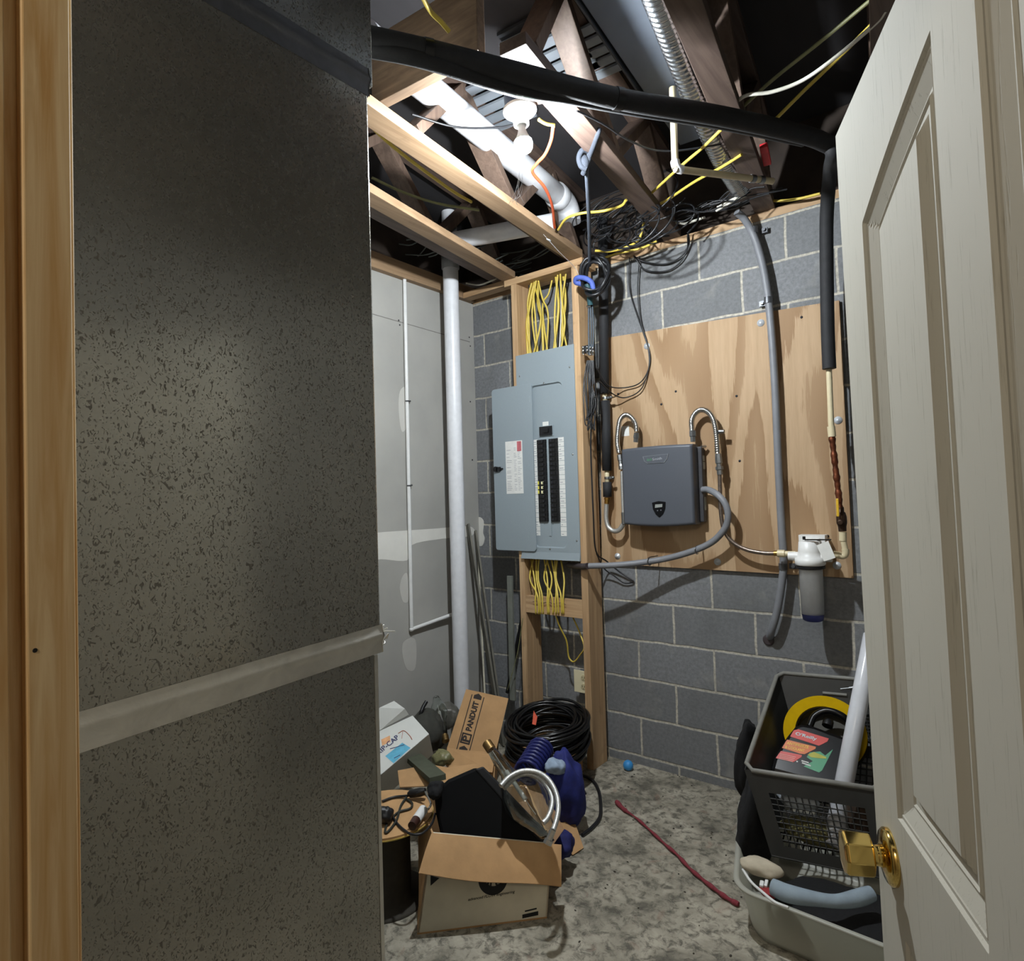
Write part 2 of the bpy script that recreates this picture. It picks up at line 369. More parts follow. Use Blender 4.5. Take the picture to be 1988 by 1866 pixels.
# drywall details: compound patches, sheet joint, screws
def patch(px, X=-1.3, off=0.0012):
    return MB().prism([PX(x, y, X) + V((off, 0, 0)) for x, y in catmull2(px)], (-off * 1.5, 0, 0))
def catmull2(px, k=5):
    n = len(px); out = []
    for i in range(n):
        a, b, c, d = px[i - 1], px[i], px[(i + 1) % n], px[(i + 2) % n]
        for j in range(k):
            t = j / k
            out.append(tuple(0.5 * (2 * b[m] + (c[m] - a[m]) * t + (2 * a[m] - 5 * b[m] + 4 * c[m] - d[m]) * t * t + (3 * b[m] - a[m] - 3 * c[m] + d[m]) * t ** 3) for m in (0, 1)))
    return out
MUDT = plain('feathered_joint_compound', '#bdbbb5', 0.75, 0, 0.03, 12)
for px, mm in (([(700, 1040), (735, 1034), (790, 1030), (850, 1026), (912, 1022), (916, 1040), (860, 1046), (800, 1058), (790, 1088), (740, 1086), (700, 1088)], MUD),
               ([(776, 760), (790, 756), (791, 820), (780, 838), (774, 800)], MUDT), ([(782, 1118), (791, 1116), (793, 1164), (782, 1168), (776, 1140)], MUDT),
               ([(784, 1246), (806, 1242), (806, 1296), (790, 1300), (781, 1270)], MUDT)):
    patch(px).build('joint_compound', mm, wl)
js = [PX(724, 610, -1.3), PX(912, 664, -1.3)]
jn = MB(); jn.bar(js[0] + V((0.0003, -1.2, 0.017)), js[1] + V((0.0003, 0, 0)), 0.0008, 0.004); jn.build('sheet_joint', plain('dark_joint_paper', '#6d6b66', 0.9), wl)  # joint line in a darker paper colour
for x, y in ((774, 622), (776, 631), (748, 523), (911, 655), (913, 672), (913, 780), (917, 893)):
    c = PX(x, y, -1.3); MB().cyl(c, c + V((0.0012, 0, 0)), 0.005, 10).build('screw_head', plain('drywall_screw', '#3a3a3c', 0.5, 0.6), wl)
# white smear of compound on the block wall beside the corner
wsm = MB().prism([PY(x, y, 0) + V((0, -0.002, 0)) for x, y in catmull2([(918, 1012), (930, 1004), (939, 1012), (938, 1034), (941, 1046), (936, 1060), (926, 1056), (922, 1040), (916, 1030)])], (0, 0.003, 0)).build('compound_smear', MUD, wb)
wsm['label'] = 'white smear of joint compound on dark block'

# ------------------------------------------------------------------ door (embossed four-panel, half open, hung slightly out of plumb)
DT = PZ(1622, 265, 2.03); th = math.radians(-67.0); ph = math.radians(-0.75)
dd = V((math.cos(th), math.sin(th), 0)); dn0 = V((dd.y, -dd.x, 0))
ddown = V((0, 0, -1)) * math.cos(ph) + dn0 * math.sin(ph); dn = dd.cross(ddown).normalized()
if dn.dot(dn0) < 0: dn = -dn
def dpt(s, z, o=0.0): return DT + dd * s + ddown * (2.03 - z) + dn * o
DWID = 0.872
def arch(s):
    if s > DWID / 2: s = DWID - s
    t = min(1, max(0, (s - 0.115) / 0.273)); return 1.832 + 0.093 * (1.25 * t - 0.25 * t * t)
def zrow(s, z):   # rows near the top follow the arch so that its moulding stays smooth
    w = min(1, max(0, (z - 1.40) / 0.33)) if z <= 1.832 else max(0, (2.03 - z) / 0.198)
    return z + (arch(s) - 1.832) * w
def panel_depth(s, z):
    if s > DWID / 2: s = DWID - s
    zt = arch(s); d = max(min(s - 0.115, 0.388 - s, z - 0.955, zt - z), min(s - 0.115, 0.388 - s, z - 0.2, 0.78 - z))
    K = [(0, 0), (0.003, -0.0045), (0.007, -0.0045), (0.010, -0.003), (0.012, -0.0045), (0.032, -0.0125), (0.036, -0.0125), (0.039, -0.010), (0.042, -0.0125), (0.050, -0.0125), (0.064, -0.003), (1, -0.003)]
    if d <= 0: return 0.0
    for (a, p), (b, q) in zip(K, K[1:]):
        if d <= b: return p + (q - p) * (d - a) / (b - a)
    return -0.004
ss = sorted(set([round(i * 0.0045, 4) for i in range(int(DWID / 0.0045) + 1)] + [DWID] + [round(a + b, 4) for a in (0.115, 0.484) for b in (0, 0.003, 0.007, 0.010, 0.012, 0.032, 0.036, 0.039, 0.042, 0.050, 0.064)] + [round(a - b, 4) for a in (0.388, 0.757) for b in (0, 0.003, 0.007, 0.010, 0.012, 0.032, 0.036, 0.039, 0.042, 0.050, 0.064)]))
zs = sorted(set([round(0.012 + i * 0.0055, 4) for i in range(367)] + [2.03] + [round(0.955 + b, 4) for b in (0, 0.003, 0.007, 0.010, 0.012, 0.032, 0.036, 0.039, 0.042, 0.050, 0.064)] + [round(1.832 - b, 4) for b in (0, 0.003, 0.007, 0.010, 0.012, 0.032, 0.036, 0.039, 0.042, 0.050, 0.064)]))
dm = MB(); ns, nz = len(ss), len(zs)
dm.add([dpt(s, zrow(s, z), panel_depth(s, zrow(s, z))) for s in ss for z in zs], [(i * nz + j, i * nz + j + 1, (i + 1) * nz + j + 1, (i + 1) * nz + j) for i in range(ns - 1) for j in range(nz - 1)], False)
dm.hexa([dpt(0, 0.012, -0.035), dpt(DWID, 0.012, -0.035), dpt(DWID, 0.012, -0.0151), dpt(0, 0.012, -0.0151), dpt(0, 2.03, -0.035), dpt(DWID, 2.03, -0.035), dpt(DWID, 2.03, -0.0151), dpt(0, 2.03, -0.0151)])
for s0, s1, z0, z1 in ((0, 0, 0.012, 2.03), (DWID, DWID, 0.012, 2.03)):
    dm.add([dpt(s0, z0, -0.0152), dpt(s0, z0, 0), dpt(s0, z1, 0), dpt(s0, z1, -0.0152)], [(0, 1, 2, 3)])
for z0 in (0.012, 2.03):
    dm.add([dpt(0, z0, -0.0152), dpt(DWID, z0, -0.0152), dpt(DWID, z0, 0), dpt(0, z0, 0)], [(0, 1, 2, 3)])
door = struct('door_1', dm, DOORM)
door['label'] = 'cream embossed panel door standing half open at the right'
KC = dpt(0.074, 0.877)
kb = MB().lathe(KC, dn, [(0.0, 0.040), (0.006, 0.040), (0.010, 0.036), (0.013, 0.020)], 36).build('rosette', BRASS, door)
MB().lathe(KC, dn, [(0.010, 0.012), (0.014, 0.016), (0.020, 0.0145), (0.026, 0.014), (0.030, 0.016)], 24).build('knob_neck', BRASS, door)
MB().lathe(KC, dn, [(0.027, 0.018), (0.028, 0.0295), (0.031, 0.0315), (0.064, 0.0325), (0.067, 0.030), (0.068, 0.020), (0.068, 0.001)], 8, True, 0, False).build('door_knob', BRASS, door, None, 0.0015)
for z in (0.25, 1.05, 1.82):
    MB().cyl(dpt(DWID + 0.006, z - 0.045, 0.004), dpt(DWID + 0.006, z + 0.045, 0.004), 0.006, 12).build('hinge', BRASS, door)
# ------------------------------------------------------------------ large sheet-metal duct on the left
DX, DY = 0.16, -2.015
duct = thing('sheet_metal_duct', 'large dark galvanised sheet metal duct filling the left side', 'duct', (-0.15, -2.4, 0))
zl = lambda y: 1.098 + (y - DY) * 0.045          # tape lines sag slightly towards the doorway
zu = lambda y: 2.463 + (y - DY) * 0.03
def dsec(x1, y1, y0, za, zb, x0=-0.46):
    return MB().hexa([(x0, y0, za(y0)), (x1, y0, za(y0)), (x1, y1, za(y1)), (x0, y1, za(y1)), (x0, y0, zb(y0)), (x1, y0, zb(y0)), (x1, y1, zb(y1)), (x0, y1, zb(y1))])
dsec(DX - 0.012, DY - 0.012, -2.78, lambda y: 0.0, zl).build('duct_section', GALV, duct, None, 0.002)
dsec(DX, DY, -2.78, zl, zu).build('duct_section', GALV, duct, None, 0.005)
dsec(DX - 0.006, DY + 0.02, -2.78, zu, lambda y: ROOF).build('duct_section', GALV, duct, None, 0.002)
def band(zf, h, out, seg, w, drop=0.0):
    rnd = random.Random(seg); b = MB()
    def fn(u, v):
        y = -2.775 + u * (DY + 0.004 + 2.775); z = zf(y) + (v - 0.5) * h - drop
        o = 0.0010 + out * max(0.0, 1 - abs(v - 0.62) / 0.16) + w * math.sin(u * 47 + seg) * math.sin(v * 9 + u * 31) * 0.6
        return V((DX + o, y, z))
    b.grid(fn, 60, 10)
    def fe(u, v):      # wrap round the corner
        z = zf(DY) + (v - 0.5) * h - drop; r = 0.003 + out * max(0.0, 1 - abs(v - 0.62) / 0.16)
        return V((DX + r - u * 0.10, DY + r + w * math.sin(v * 17 + u * 22), z + 0.004 * math.sin(u * 30)))
    b.grid(fe, 16, 10); return b
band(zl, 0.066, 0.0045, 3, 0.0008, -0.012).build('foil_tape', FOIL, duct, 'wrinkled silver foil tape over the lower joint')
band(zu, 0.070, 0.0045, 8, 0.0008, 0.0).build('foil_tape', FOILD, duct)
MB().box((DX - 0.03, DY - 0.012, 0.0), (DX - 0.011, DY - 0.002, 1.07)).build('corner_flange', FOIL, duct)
fl = MB(); rr = random.Random(4)
for k in range(7):
    p = V((DX - rr.uniform(-0.004, 0.03), DY + 0.008, zl(DY) + rr.uniform(-0.01, 0.03)))
    fl.tube([p, p + V((rr.uniform(-0.02, 0.02), 0.01, rr.uniform(0.0, 0.03))), p + V((rr.uniform(-0.04, 0.04), 0.016, rr.uniform(0.0, 0.04)))], 0.0016, 6)
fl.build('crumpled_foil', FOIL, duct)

# ------------------------------------------------------------------ floor trusses overhead (flat chords, diagonal webs)
def truss(label, far, near, webs, z=2.735, w=0.089, ext=1.3, group='open web floor trusses overhead'):
    far, near = V(far), V(near); d = (near - far).normalized(); a = far - d * 0.06; b = near + d * ext
    t = thing('floor_truss', label, 'joist', (far.x, far.y, z), group)
    a.z = b.z = z + 0.019
    MB().bar(a, b, w, 0.038).build('bottom_chord', WYD, t, None, 0.002)
    a2, b2 = V((a.x, a.y, ROOF - 0.019)), V((b.x, b.y, ROOF - 0.019))
    MB().bar(a2, b2, w, 0.038).build('top_chord', WYD, t, None, 0.002)
    for s0, s1 in webs:
        p0 = far + d * s0; p1 = far + d * s1; p0.z = z + 0.038; p1.z = ROOF - 0.038
        MB().bar(p0, p1, 0.089, 0.038, (p1 - p0).cross(V((d.y, -d.x, 0)))).build('web', WZD, t, None, 0.002)
        c = V((p0.x, p0.y, z + 0.05)); n = V((-d.y, d.x, 0))
    return t
truss('floor truss whose bottom chord runs beside the bare bulb', (0.085, -0.06, 0), (0.250, -1.36, 0), [(0.05, 0.40), (0.78, 0.40), (0.80, 1.25), (1.45, 1.25)], ext=0.22)
truss('floor truss beside the silver flexible duct', (0.535, -0.02, 0), (0.730, -1.43, 0), [(0.05, 0.36), (0.72, 0.36), (0.74, 1.1), (1.5, 1.1), (1.5, 2.0)])
truss('floor truss over the breaker panel behind the white drain pipe', (-0.46, -0.06, 0), (-0.31, -1.36, 0), [(0.05, 0.35), (0.70, 0.35), (0.72, 1.1), (1.40, 1.1)], ext=0.08)
truss('floor truss nearest the drywall, above the tall white pipe', (-0.98, -0.06, 0), (-0.80, -1.36, 0), [(0.05, 0.35), (0.70, 0.35), (0.72, 1.1), (1.5, 1.1)], ext=0.25)
truss('floor truss in the dark at the far right above the door', (1.02, -0.02, 0), (1.20, -1.43, 0), [(0.05, 0.36), (0.72, 0.36), (0.74, 1.1)])

# ------------------------------------------------------------------ closet framing that carries the ceiling rails
ZR = 2.697
def rail(label, far, near, w=0.089):
    far, near = V(far), V(near); far.z = near.z = ZR + 0.019
    return tag(MB().bar(far, near, w, 0.038).build('ceiling_rail', WY, None, None, 0.002), label, 'lumber', 'flat rails from duct to panel frame')
rail('long flat pine rail just left of the bulb, duct to frame', (-0.385, -0.20, 0), (-0.205, -2.0, 0))
rail('lower flat pine rail left of the long one, passing the tall white pipe', (-0.84, -0.20, 0), (-0.60, -1.85, 0))
da, db = PZ(752, 199, ZR + 0.04), PZ(935, 104, ZR + 0.04)
dx = (db - da).normalized()
tag(MB().bar(da + V((0, 0, 0.11)) - dx * 0.05, db + V((0, 0, 0.11)), 0.040, 0.22).build('header_board', WXD, None, None, 0.002), 'deep pine header board crossing above the long rail', 'lumber')
pc0, pc1 = PX(721, 497, -1.3), PX(916, 578, -1.3)
tag(MB().box((-1.30, -0.02, 2.70), (-1.262, -2.8, 2.79)).build('wall_plate_board', WY, None, None, 0.002), 'pine plate board along the top of the grey drywall', 'lumber')
tag(MB().bar((-1.26, -0.10, 2.715), (-0.83, -0.10, 2.715), 0.07, 0.036).build('blocking_board', WX, None, None, 0.002), 'short pine blocking over the corner block wall', 'lumber')

# ------------------------------------------------------------------ panel frame
FYF, FYB = -0.20, -0.058
SL0, SL1, SR0, SR1 = -0.826, -0.788, -0.414, -0.374
fr = thing('stud_frame', 'pine stud frame holding the grey breaker panel', 'frame', (-0.6, -0.13, 0))
MB().box((SL0, FYF, 0), (SL1, FYB, 2.66)).build('stud', WZ, fr, None, 0.002)
MB().box((SR0, FYF, 0), (SR1, FYB, 2.66)).build('stud', WZ, fr, None, 0.002)
MB().box((SL0 - 0.05, FYF, 2.66), (SR1 + 0.03, FYB, 2.697)).build('top_plate', WX, fr, None, 0.002)
MB().box((SL1, FYF + 0.002, 0.782), (SR0, FYF + 0.042, 0.876)).build('cross_block', WX, fr, None, 0.002)
sp = MB()
q0, q1 = PY(1036, 1168, FYF - 0.002), PY(1100, 1172, FYF - 0.002)
sp.tube([q0 + (q1 - q0) * (i / 8) + V((0, -0.008 - 0.002 * (i % 2), 0.004 * math.sin(i * 2.1))) for i in range(9)], 0.0014, 6); sp.build('cable_staple_wire', CABLE_K, fr)

# ------------------------------------------------------------------ bare bulb fixture
lamp = thing('bare_bulb_fixture', 'lit bare bulb in a white ceiling lampholder', 'lamp', (BULB_AT.x, BULB_AT.y, 2.70))
ax = V((0.05, 0.06, -1)).normalized(); top = BULB_AT - ax * 0.115
MB().cyl(top - ax * 0.045, top - ax * 0.004, 0.05, 20).build('junction_box', plain('blue_box_plastic', '#31415c', 0.5), lamp)
MB().bar(top - ax * 0.03, V((0.235, BULB_AT.y + 0.02, top.z + 0.03)), 0.05, 0.03).build('mounting_block', WYD, lamp)
MB().lathe(top, ax, [(-0.004, 0.057), (0.006, 0.057), (0.012, 0.050), (0.018, 0.034), (0.034, 0.027), (0.052, 0.026), (0.053, 0.018)], 32).build('lampholder', plain('white_porcelain', '#e8e8e6', 0.25, 0, 0.02), lamp)
MB().lathe(top, ax, [(0.048, 0.0135), (0.070, 0.0135), (0.084, 0.018), (0.1055, 0.0292)], 28).build('bulb_collar', WHITEP, lamp)
t = NT('lit_bulb_glass'); t.set('#ffffff', 0.3, 0, None, **{'Emission Color': (0.90, 0.96, 1.0, 1), 'Emission Strength': BULB_STRENGTH})
MB().lathe(BULB_AT, ax, [(-0.010, 0.0290), (-0.0025, 0.0308), (0.004, 0.0308), (0.014, 0.029), (0.023, 0.0235), (0.029, 0.0150), (0.0315, 0.008), (0.032, 0.001)], 28).build('bulb', t.m, lamp)
cob = MB(); rr = random.Random(11); COB = plain('dusty_cobweb', '#cfd2d6', 0.9, 0, 0.05)
a = BULB_AT + ax * 0.033; b = PZ(1000, 395, ZR)
for k in range(6):
    m = a.lerp(b, 0.5) + V((rr.uniform(-.02, .02), rr.uniform(-.02, .02), -0.02 + rr.uniform(-.03, .02)))
    cob.tube([a + V((rr.uniform(-.01, .01), 0, 0)), m, b + V((rr.uniform(-.03, .03), rr.uniform(-.03, .03), 0))], 0.0006, 4)
cw = tag(cob.build('cobweb', COB), 'dusty cobweb strands hanging under the lit bulb', 'cobweb')
c1, c2 = PZ(1055, 455, ZR - 0.005), PY(1118, 522, -0.21)
cb2 = MB(); cb2.tube([c1, c1.lerp(c2, 0.4) + V((0, 0, -0.004)), c1.lerp(c2, 0.75), c2, c2 + V((0.02, 0, -0.05))], 0.0012, 5)
cb2.ball(c1.lerp(c2, 0.15), (0.006, 0.02, 0.004), 8, 6)
tag(cb2.build('cobweb', COB), 'white cobweb thread running to the top of the right stud', 'cobweb')

# ------------------------------------------------------------------ drain pipes
def elbow_pts(a, c, b, r, k=6):
    a, c, b = V(a), V(c), V(b); p = c + (a - c).normalized() * r; q = c + (b - c).normalized() * r
    return [p * (1 - t) ** 2 + c * 2 * t * (1 - t) + q * t * t for t in [i / k for i in range(k + 1)]]
dp = thing('drain_pipe', 'fat white drain pipe sloping overhead behind the bulb, ending in an elbow', 'pipe', (-0.33, -0.9, 2.95))
e0 = PZ(1088, 385, 2.98); n0 = PZ(838, 178, 2.98); dirp = (n0 - e0).normalized()
MB().cyl(e0, e0 + dirp * 1.56, 0.055, 28).build('pipe_run', PVC, dp)
MB().lathe(e0, dirp, [(-0.005, 0.060), (0.002, 0.0635), (0.055, 0.0635), (0.058, 0.056)], 28).build('elbow_hub', PVC, dp)
ec = e0 - dirp * 0.10; ed = V((ec.x, ec.y, ec.z - 0.13))
MB().tube(elbow_pts(e0, ec, ed, 0.09, 10), 0.059, 24, 0).build('elbow', PVC, dp)
b0 = PZ(1075, 432, 2.82); b1 = PZ(880, 468, 2.80)
MB().cyl(b0, b1, 0.045, 24).build('branch_run', PVC, dp)
vp = thing('vent_stack_pipe', 'tall white vertical pipe standing in front of the drywall', 'pipe', (-1.15, -0.32, 0))
VX, VY = -1.16, -0.295
def vpt(px, py): 
    return PX(px, py, VX)
v0, v1 = PX(896.5, 1345, VX), PX(874, 505, VX)
vt = V((v1.x, v1.y, v1.z)); vb_ = v0 + (v0 - v1).normalized() * 0.35; vb_.z = 0.02
MB().cyl(vb_, vt, 0.0455, 28).build('pipe_run', PVC, vp)
vd = (vt - vb_).normalized()
MB().lathe(vt, vd, [(-0.055, 0.0462), (-0.053, 0.0525), (0.03, 0.0525), (0.033, 0.047)], 28).build('coupling', PVCG, vp)
MB().cyl(vt + vd * 0.02, V((vt.x, vt.y, ROOF)), 0.0445, 28).build('pipe_run', PVC, vp)
# thin white tube line on the drywall with elbow
tl = thing('condensate_tube', 'thin white tube clipped down the drywall, turning at the bottom', 'pipe', (-1.28, -0.65, 1.0))
a, b, c = PX(785, 527, -1.283), PX(799, 1222, -1.283), PX(870, 1196, -1.27)
MB().cyl(a, b, 0.0105, 14).build('tube_run', WHITEP, tl); MB().cyl(b, c + (c - b) * 0.5, 0.0105, 14).build('tube_run', WHITEP, tl)
MB().ball(b, 0.0135).build('elbow', WHITEP, tl)
for y in (779, 943):
    p = PX(785 + 14 * (y - 527) / 695, y, -1.283)
    m = MB(); m.tube([p + V((0, -0.012, 0)), p + V((0.013, 0, 0)), p + V((0, 0.012, 0))], 0.004, 8); m.cyl(p + V((0, 0.010, 0)), p + V((0.0, 0.026, 0.003)), 0.005, 8)
    m.build('pipe_clip', plain('dark_pipe_clip', '#4b4c4e', 0.5, 0.5), tl)

# ------------------------------------------------------------------ flexible aluminium duct, grey duct, panels between trusses
f0, f1 = PZ(1402, 300, 2.80), PZ(1268, -40, 2.86)
fx = MB(); N = 150; ddir = f1 - f0; pts = []
fm = f0 - ddir.normalized() * 0.25 + V((0, 0, -0.02))
path = catmull([fm + V((0.03, 0.0, 0.0)), f0, f0.lerp(f1, .5) + V((-0.01, 0, 0.01)), f1, f1 + ddir * 0.4], 110)
fx.tube(path, lambda t: 0.046 + 0.0026 * math.sin(t * 520), 20, 0)
tag(fx.build('flexible_duct', FLEX), 'silver ribbed flexible duct hose running overhead', 'duct')
g0, g1 = PZ(1240, 150, 2.96), PZ(1195, 25, 2.96)
gd = thing('ceiling_duct', 'grey rectangular metal duct tucked between the overhead trusses', 'duct', (0.42, -1.1, 2.93))
MB().bar((0.44, -0.45, 3.02), (0.60, -2.2, 3.02), 0.24, 0.19).build('duct_body', plain('dull_grey_duct', '#555b64', 0.5, 0.2, 0.1, 6), gd, None, 0.004)
MB().bar((0.335, -0.8, 3.02), (0.475, -2.2, 3.02), 0.006, 0.20).build('standing_seam', plain('duct_seam', '#44474c', 0.5, 0.5), gd)
def louver(px, w, d, yaw, label):
    c = PZ(px[0], px[1], ROOF - 0.05); t = thing('louvred_panel', label, 'panel', c, 'slotted grey panels between trusses')
    a = V((math.cos(yaw), math.sin(yaw), 0)); b = V((-a.y, a.x, 0)); gm = plain('pale_grey_sheet', '#7c8289', 0.5, 0.1, 0.1, 8)
    MB().bar(c - a * w / 2 + V((0, 0, 0.03)), c + a * w / 2 + V((0, 0, 0.03)), d, 0.012, mi=0).build('backing_sheet', plain('panel_slot_dark', '#202226', 0.8), t)
    for i in range(5):
        o = c + b * ((i - 2) * d / 5); MB().bar(o - a * w / 2, o + a * w / 2, d / 5 * 0.66, 0.010).build('slat', gm, t)
louver((1070, 108), 0.26, 0.34, 0.10, 'slotted grey panel above and right of the bulb')
louver((962, 205), 0.22, 0.34, 0.10, 'slotted grey panel directly behind the bulb')
louver((1172, 95), 0.22, 0.30, 0.10, 'slotted grey panel beside the grey ceiling duct')

# ------------------------------------------------------------------ long black insulated pipe across the ceiling
def insulated(mb, pts, r, n=16, k=10): mb.tube(pts, r, n, k); return mb
ip = thing('insulated_pipe', 'long black foam insulated pipe crossing the ceiling, then dropping by the door', 'pipe', (0.5, -1.2, 2.6))
ipp = [PZ(690, 66, 2.655), PZ(705, 72, 2.655), PZ(830, 100, 2.652), PZ(1000, 142, 2.66), PZ(1200, 192, 2.65), PZ(1400, 226, 2.655), PZ(1560, 262, 2.67), PZ(1612, 282, 2.67)]
insulated(MB(), ipp, 0.030).build('pipe_insulation', RUBBER, ip)
ipq = [p + V((0, 0, -0.004)) for p in ipp]
insulated(MB(), [PZ(700, 92, 2.635), PZ(820, 116, 2.625), PZ(1000, 172, 2.638), PZ(1100, 187, 2.645), PZ(1250, 214, 2.65), PZ(1400, 238, 2.655), PZ(1560, 272, 2.67)], 0.022).build('pipe_insulation', RUBBER, ip)
for i in (2, 4):
    c = ipp[i]; d = (ipp[i + 1] - ipp[i - 1]).normalized(); MB().lathe(c - d * 0.012, d, [(0, 0.0325), (0.024, 0.0325)], 18).build('hanger_strap', plain('black_strap', '#0d0d0f', 0.35), ip)
lite = MB(); lite.tube([PZ(1005, 128, 2.685) , PZ(1060, 150, 2.682), PZ(1110, 178, 2.66), PZ(1120, 186, 2.64)], 0.0022, 6); lite.build('tape_tail', WHITEP, ip)
rx = PY(1607, 600, -0.13)
dtop = PY(1606, 290, -0.40)
insulated(MB(), [ipp[-1], PZ(1618, 300, 2.64), PY(1612, 330, -0.30) , PY(1605, 420, -0.16), PY(1605, 520, -0.13), PY(1607, 640, -0.13), PY(1610, 716, -0.13)], 0.0265).build('pipe_insulation', RUBBER, ip)
# ------------------------------------------------------------------ plywood board and what hangs on it
PYF = -0.019
ply = thing('plywood_board', 'square tan plywood board screwed to the block wall', 'board', (0.22, -0.01, 1.05))
c4 = [PY(1168, 1094, PYF), PY(1657, 1123, PYF), PY(1629, 583, PYF), PY(1165, 658, PYF)]
MB().prism(c4, (0, 0.018, 0)).build('board', PLY, ply, None, 0.001)
WASH = plain('fender_washer', '#bfc3c8', 0.4, 0.25)
for x, y in ((1256, 672), (1477, 627), (1627, 816), (1199, 1080), (1393, 1091), (1625, 1098)):
    c = PY(x, y, PYF); m = MB(); m.lathe(c, (0, -1, 0), [(0, 0.017), (0.002, 0.017), (0.0025, 0.009), (0.007, 0.007), (0.0075, 0.001)], 18); m.build('washer_screw', WASH, ply)
for x, y in ((1200, 765), (1284, 785), (1430, 769), (1436, 895), (1312, 760), (1588, 1040), (1607, 1041), (1556, 616)):
    c = PY(x, y, PYF); MB().lathe(c, (0, -1, 0), [(0, 0.006), (0.002, 0.0055), (0.0025, 0.001)], 10).build('screw_head', plain('black_screw', '#20242c', 0.5, 0.4), ply)

# ------------------------------------------------------------------ breaker panel
PF = -0.206
bp_ = thing('breaker_panel', 'grey electrical breaker panel with its door swung open', 'electrical panel', (-0.61, -0.2, 1.08))
def rr_poly(x0, z0, x1, z1, r, Y, k=5):
    out = []
    for cx, cz, a0 in ((x1 - r, z1 - r, 0), (x0 + r, z1 - r, 90), (x0 + r, z0 + r, 180), (x1 - r, z0 + r, 270)):
        for i in range(k + 1):
            a = math.radians(a0 + 90 * i / k); out.append(V((cx + r * math.cos(a), Y, cz + r * math.sin(a))))
    return out
cx0, cx1, cz0, cz1 = PY(1001, 690, PF).x, PY(1113.5, 674, PF).x, 1.088, 2.243
o0 = PY(1027, 765, PF); o1 = PY(1102, 1060, PF); rx0, rx1 = o0.x + 0.004, PY(1090, 750, PF).x + 0.004; rz1 = PY(1060, 745, PF).z; rz0 = PY(1070, 1064, PF).z
# cover: frame round a recessed dead front
cov = MB()
outer = [V((cx0, PF, cz0)), V((cx1, PF, cz0)), V((cx1, PF, cz1)), V((cx0, PF, cz1))]
inn = rr_poly(rx0, rz0, rx1, rz1, 0.03, PF)          # starts right-top going ccw
inner2 = rr_poly(rx0 + 0.006, rz0 + 0.006, rx1 - 0.006, rz1 - 0.006, 0.027, PF + 0.011)
nI = len(inn)
vs = outer + inn + inner2; q = nI // 4
fs = []
cornerof = [2, 3, 0, 1]
for c in range(4):
    base = 4 + c * q
    for i in range(q - 1): fs.append((cornerof[c], base + i + 1, base + i))
    nx = 4 + ((c + 1) % 4) * q
    fs.append((cornerof[c], cornerof[(c + 1) % 4], nx, base + q - 1))
for i in range(nI): fs.append((4 + i, 4 + (i + 1) % nI, 4 + nI + (i + 1) % nI, 4 + nI + i))
fs.append(tuple(4 + nI + i for i in range(nI)))
cov.add(vs, fs)
cov.add([(cx0, PF, cz0), (cx1, PF, cz0), (cx1, PF, cz1), (cx0, PF, cz1), (cx0, PF + 0.006, cz0), (cx1, PF + 0.006, cz0), (cx1, PF + 0.006, cz1), (cx0, PF + 0.006, cz1)], [(0, 3, 7, 4), (1, 5, 6, 2), (3, 2, 6, 7), (0, 4, 5, 1)])
cov.build('cover', PANELG, bp_)
MB().box((SL1 + 0.001, -0.194, 1.10), (SR0 - 0.001, -0.075, 2.225)).build('back_box', PANELG, bp_)
lip = MB().hexa([(cx0 - 0.0, PF - 0.010, cz0), (cx1, PF - 0.010, cz0), (cx1, PF, cz0), (cx0, PF, cz0), (cx0 + 0.01, PF - 0.001, cz0 + 0.04), (cx1, PF - 0.001, cz0 + 0.04), (cx1, PF, cz0 + 0.04), (cx0, PF, cz0 + 0.04)])
lip.build('bottom_lip', PANELG, bp_)
for x, y in ((1009, 731), (1106, 713), (1112, 882), (1120, 1050), (1056, 744), (1068, 1066)):
    c = PY(x, y, PF); MB().lathe(c, (0, -1, 0), [(0, 0.005), (0.002, 0.005), (0.003, 0.001)], 12).build('cover_screw', STEEL, bp_)
# door swung back to the left
pd0, pd1, pz0, pz1 = PY(954, 757, PF - 0.012).x, PY(1031, 750, PF - 0.012).x, PY(990, 1069, PF - 0.012).z, PY(985, 752, PF - 0.012).z
pdm = MB().prism(rr_poly(pd0, pz0, pd1, pz1, 0.018, PF - 0.012), (0, 0.010, 0)).build('panel_door', PANELG, bp_, None, 0.0015)
lc = PY(967, 911, PF - 0.012)
lt = MB(); lt.cyl(lc + V((-0.012, 0, 0)), lc + V((-0.012, -0.012, 0)), 0.016, 14); lt.box(lc + V((-0.004, -0.012, -0.012)), lc + V((0.022, -0.001, 0.012))); lt.box(lc + V((0.018, -0.008, -0.004)), lc + V((0.038, -0.001, 0.005)))
lt.build('door_latch', BLACKP, pdm)
def stickerY(mb, x0, y0, x1, y1, Y, d=0.0008):
    a, b = PY(x0, y0, Y), PY(x1, y1, Y); mb.box((a.x, Y - d, b.z), (b.x, Y + 0.0004, a.z)); return a, b
lab = MB(); la, lb = PY(981, 858, PF - 0.0125), PY(1016.5, 958, PF - 0.0125)
lab.box((la.x, PF - 0.0135, lb.z), (lb.x, PF - 0.012, la.z)); lab.build('instruction_label', PAPER, pdm)
pr = MB(); rnd = random.Random(2); lw, lh = lb.x - la.x, la.z - lb.z
for i in range(26):
    zz = la.z - lh * (0.10 + 0.86 * i / 26); 
    for c0, c1 in ((0.06, 0.40), (0.50, 0.66), (0.72, 0.95)):
        if rnd.random() < 0.78:
            e = c0 + (c1 - c0) * rnd.uniform(0.45, 1); pr.box((la.x + lw * c0, PF - 0.0139, zz - 0.0022), (la.x + lw * e, PF - 0.0135, zz))
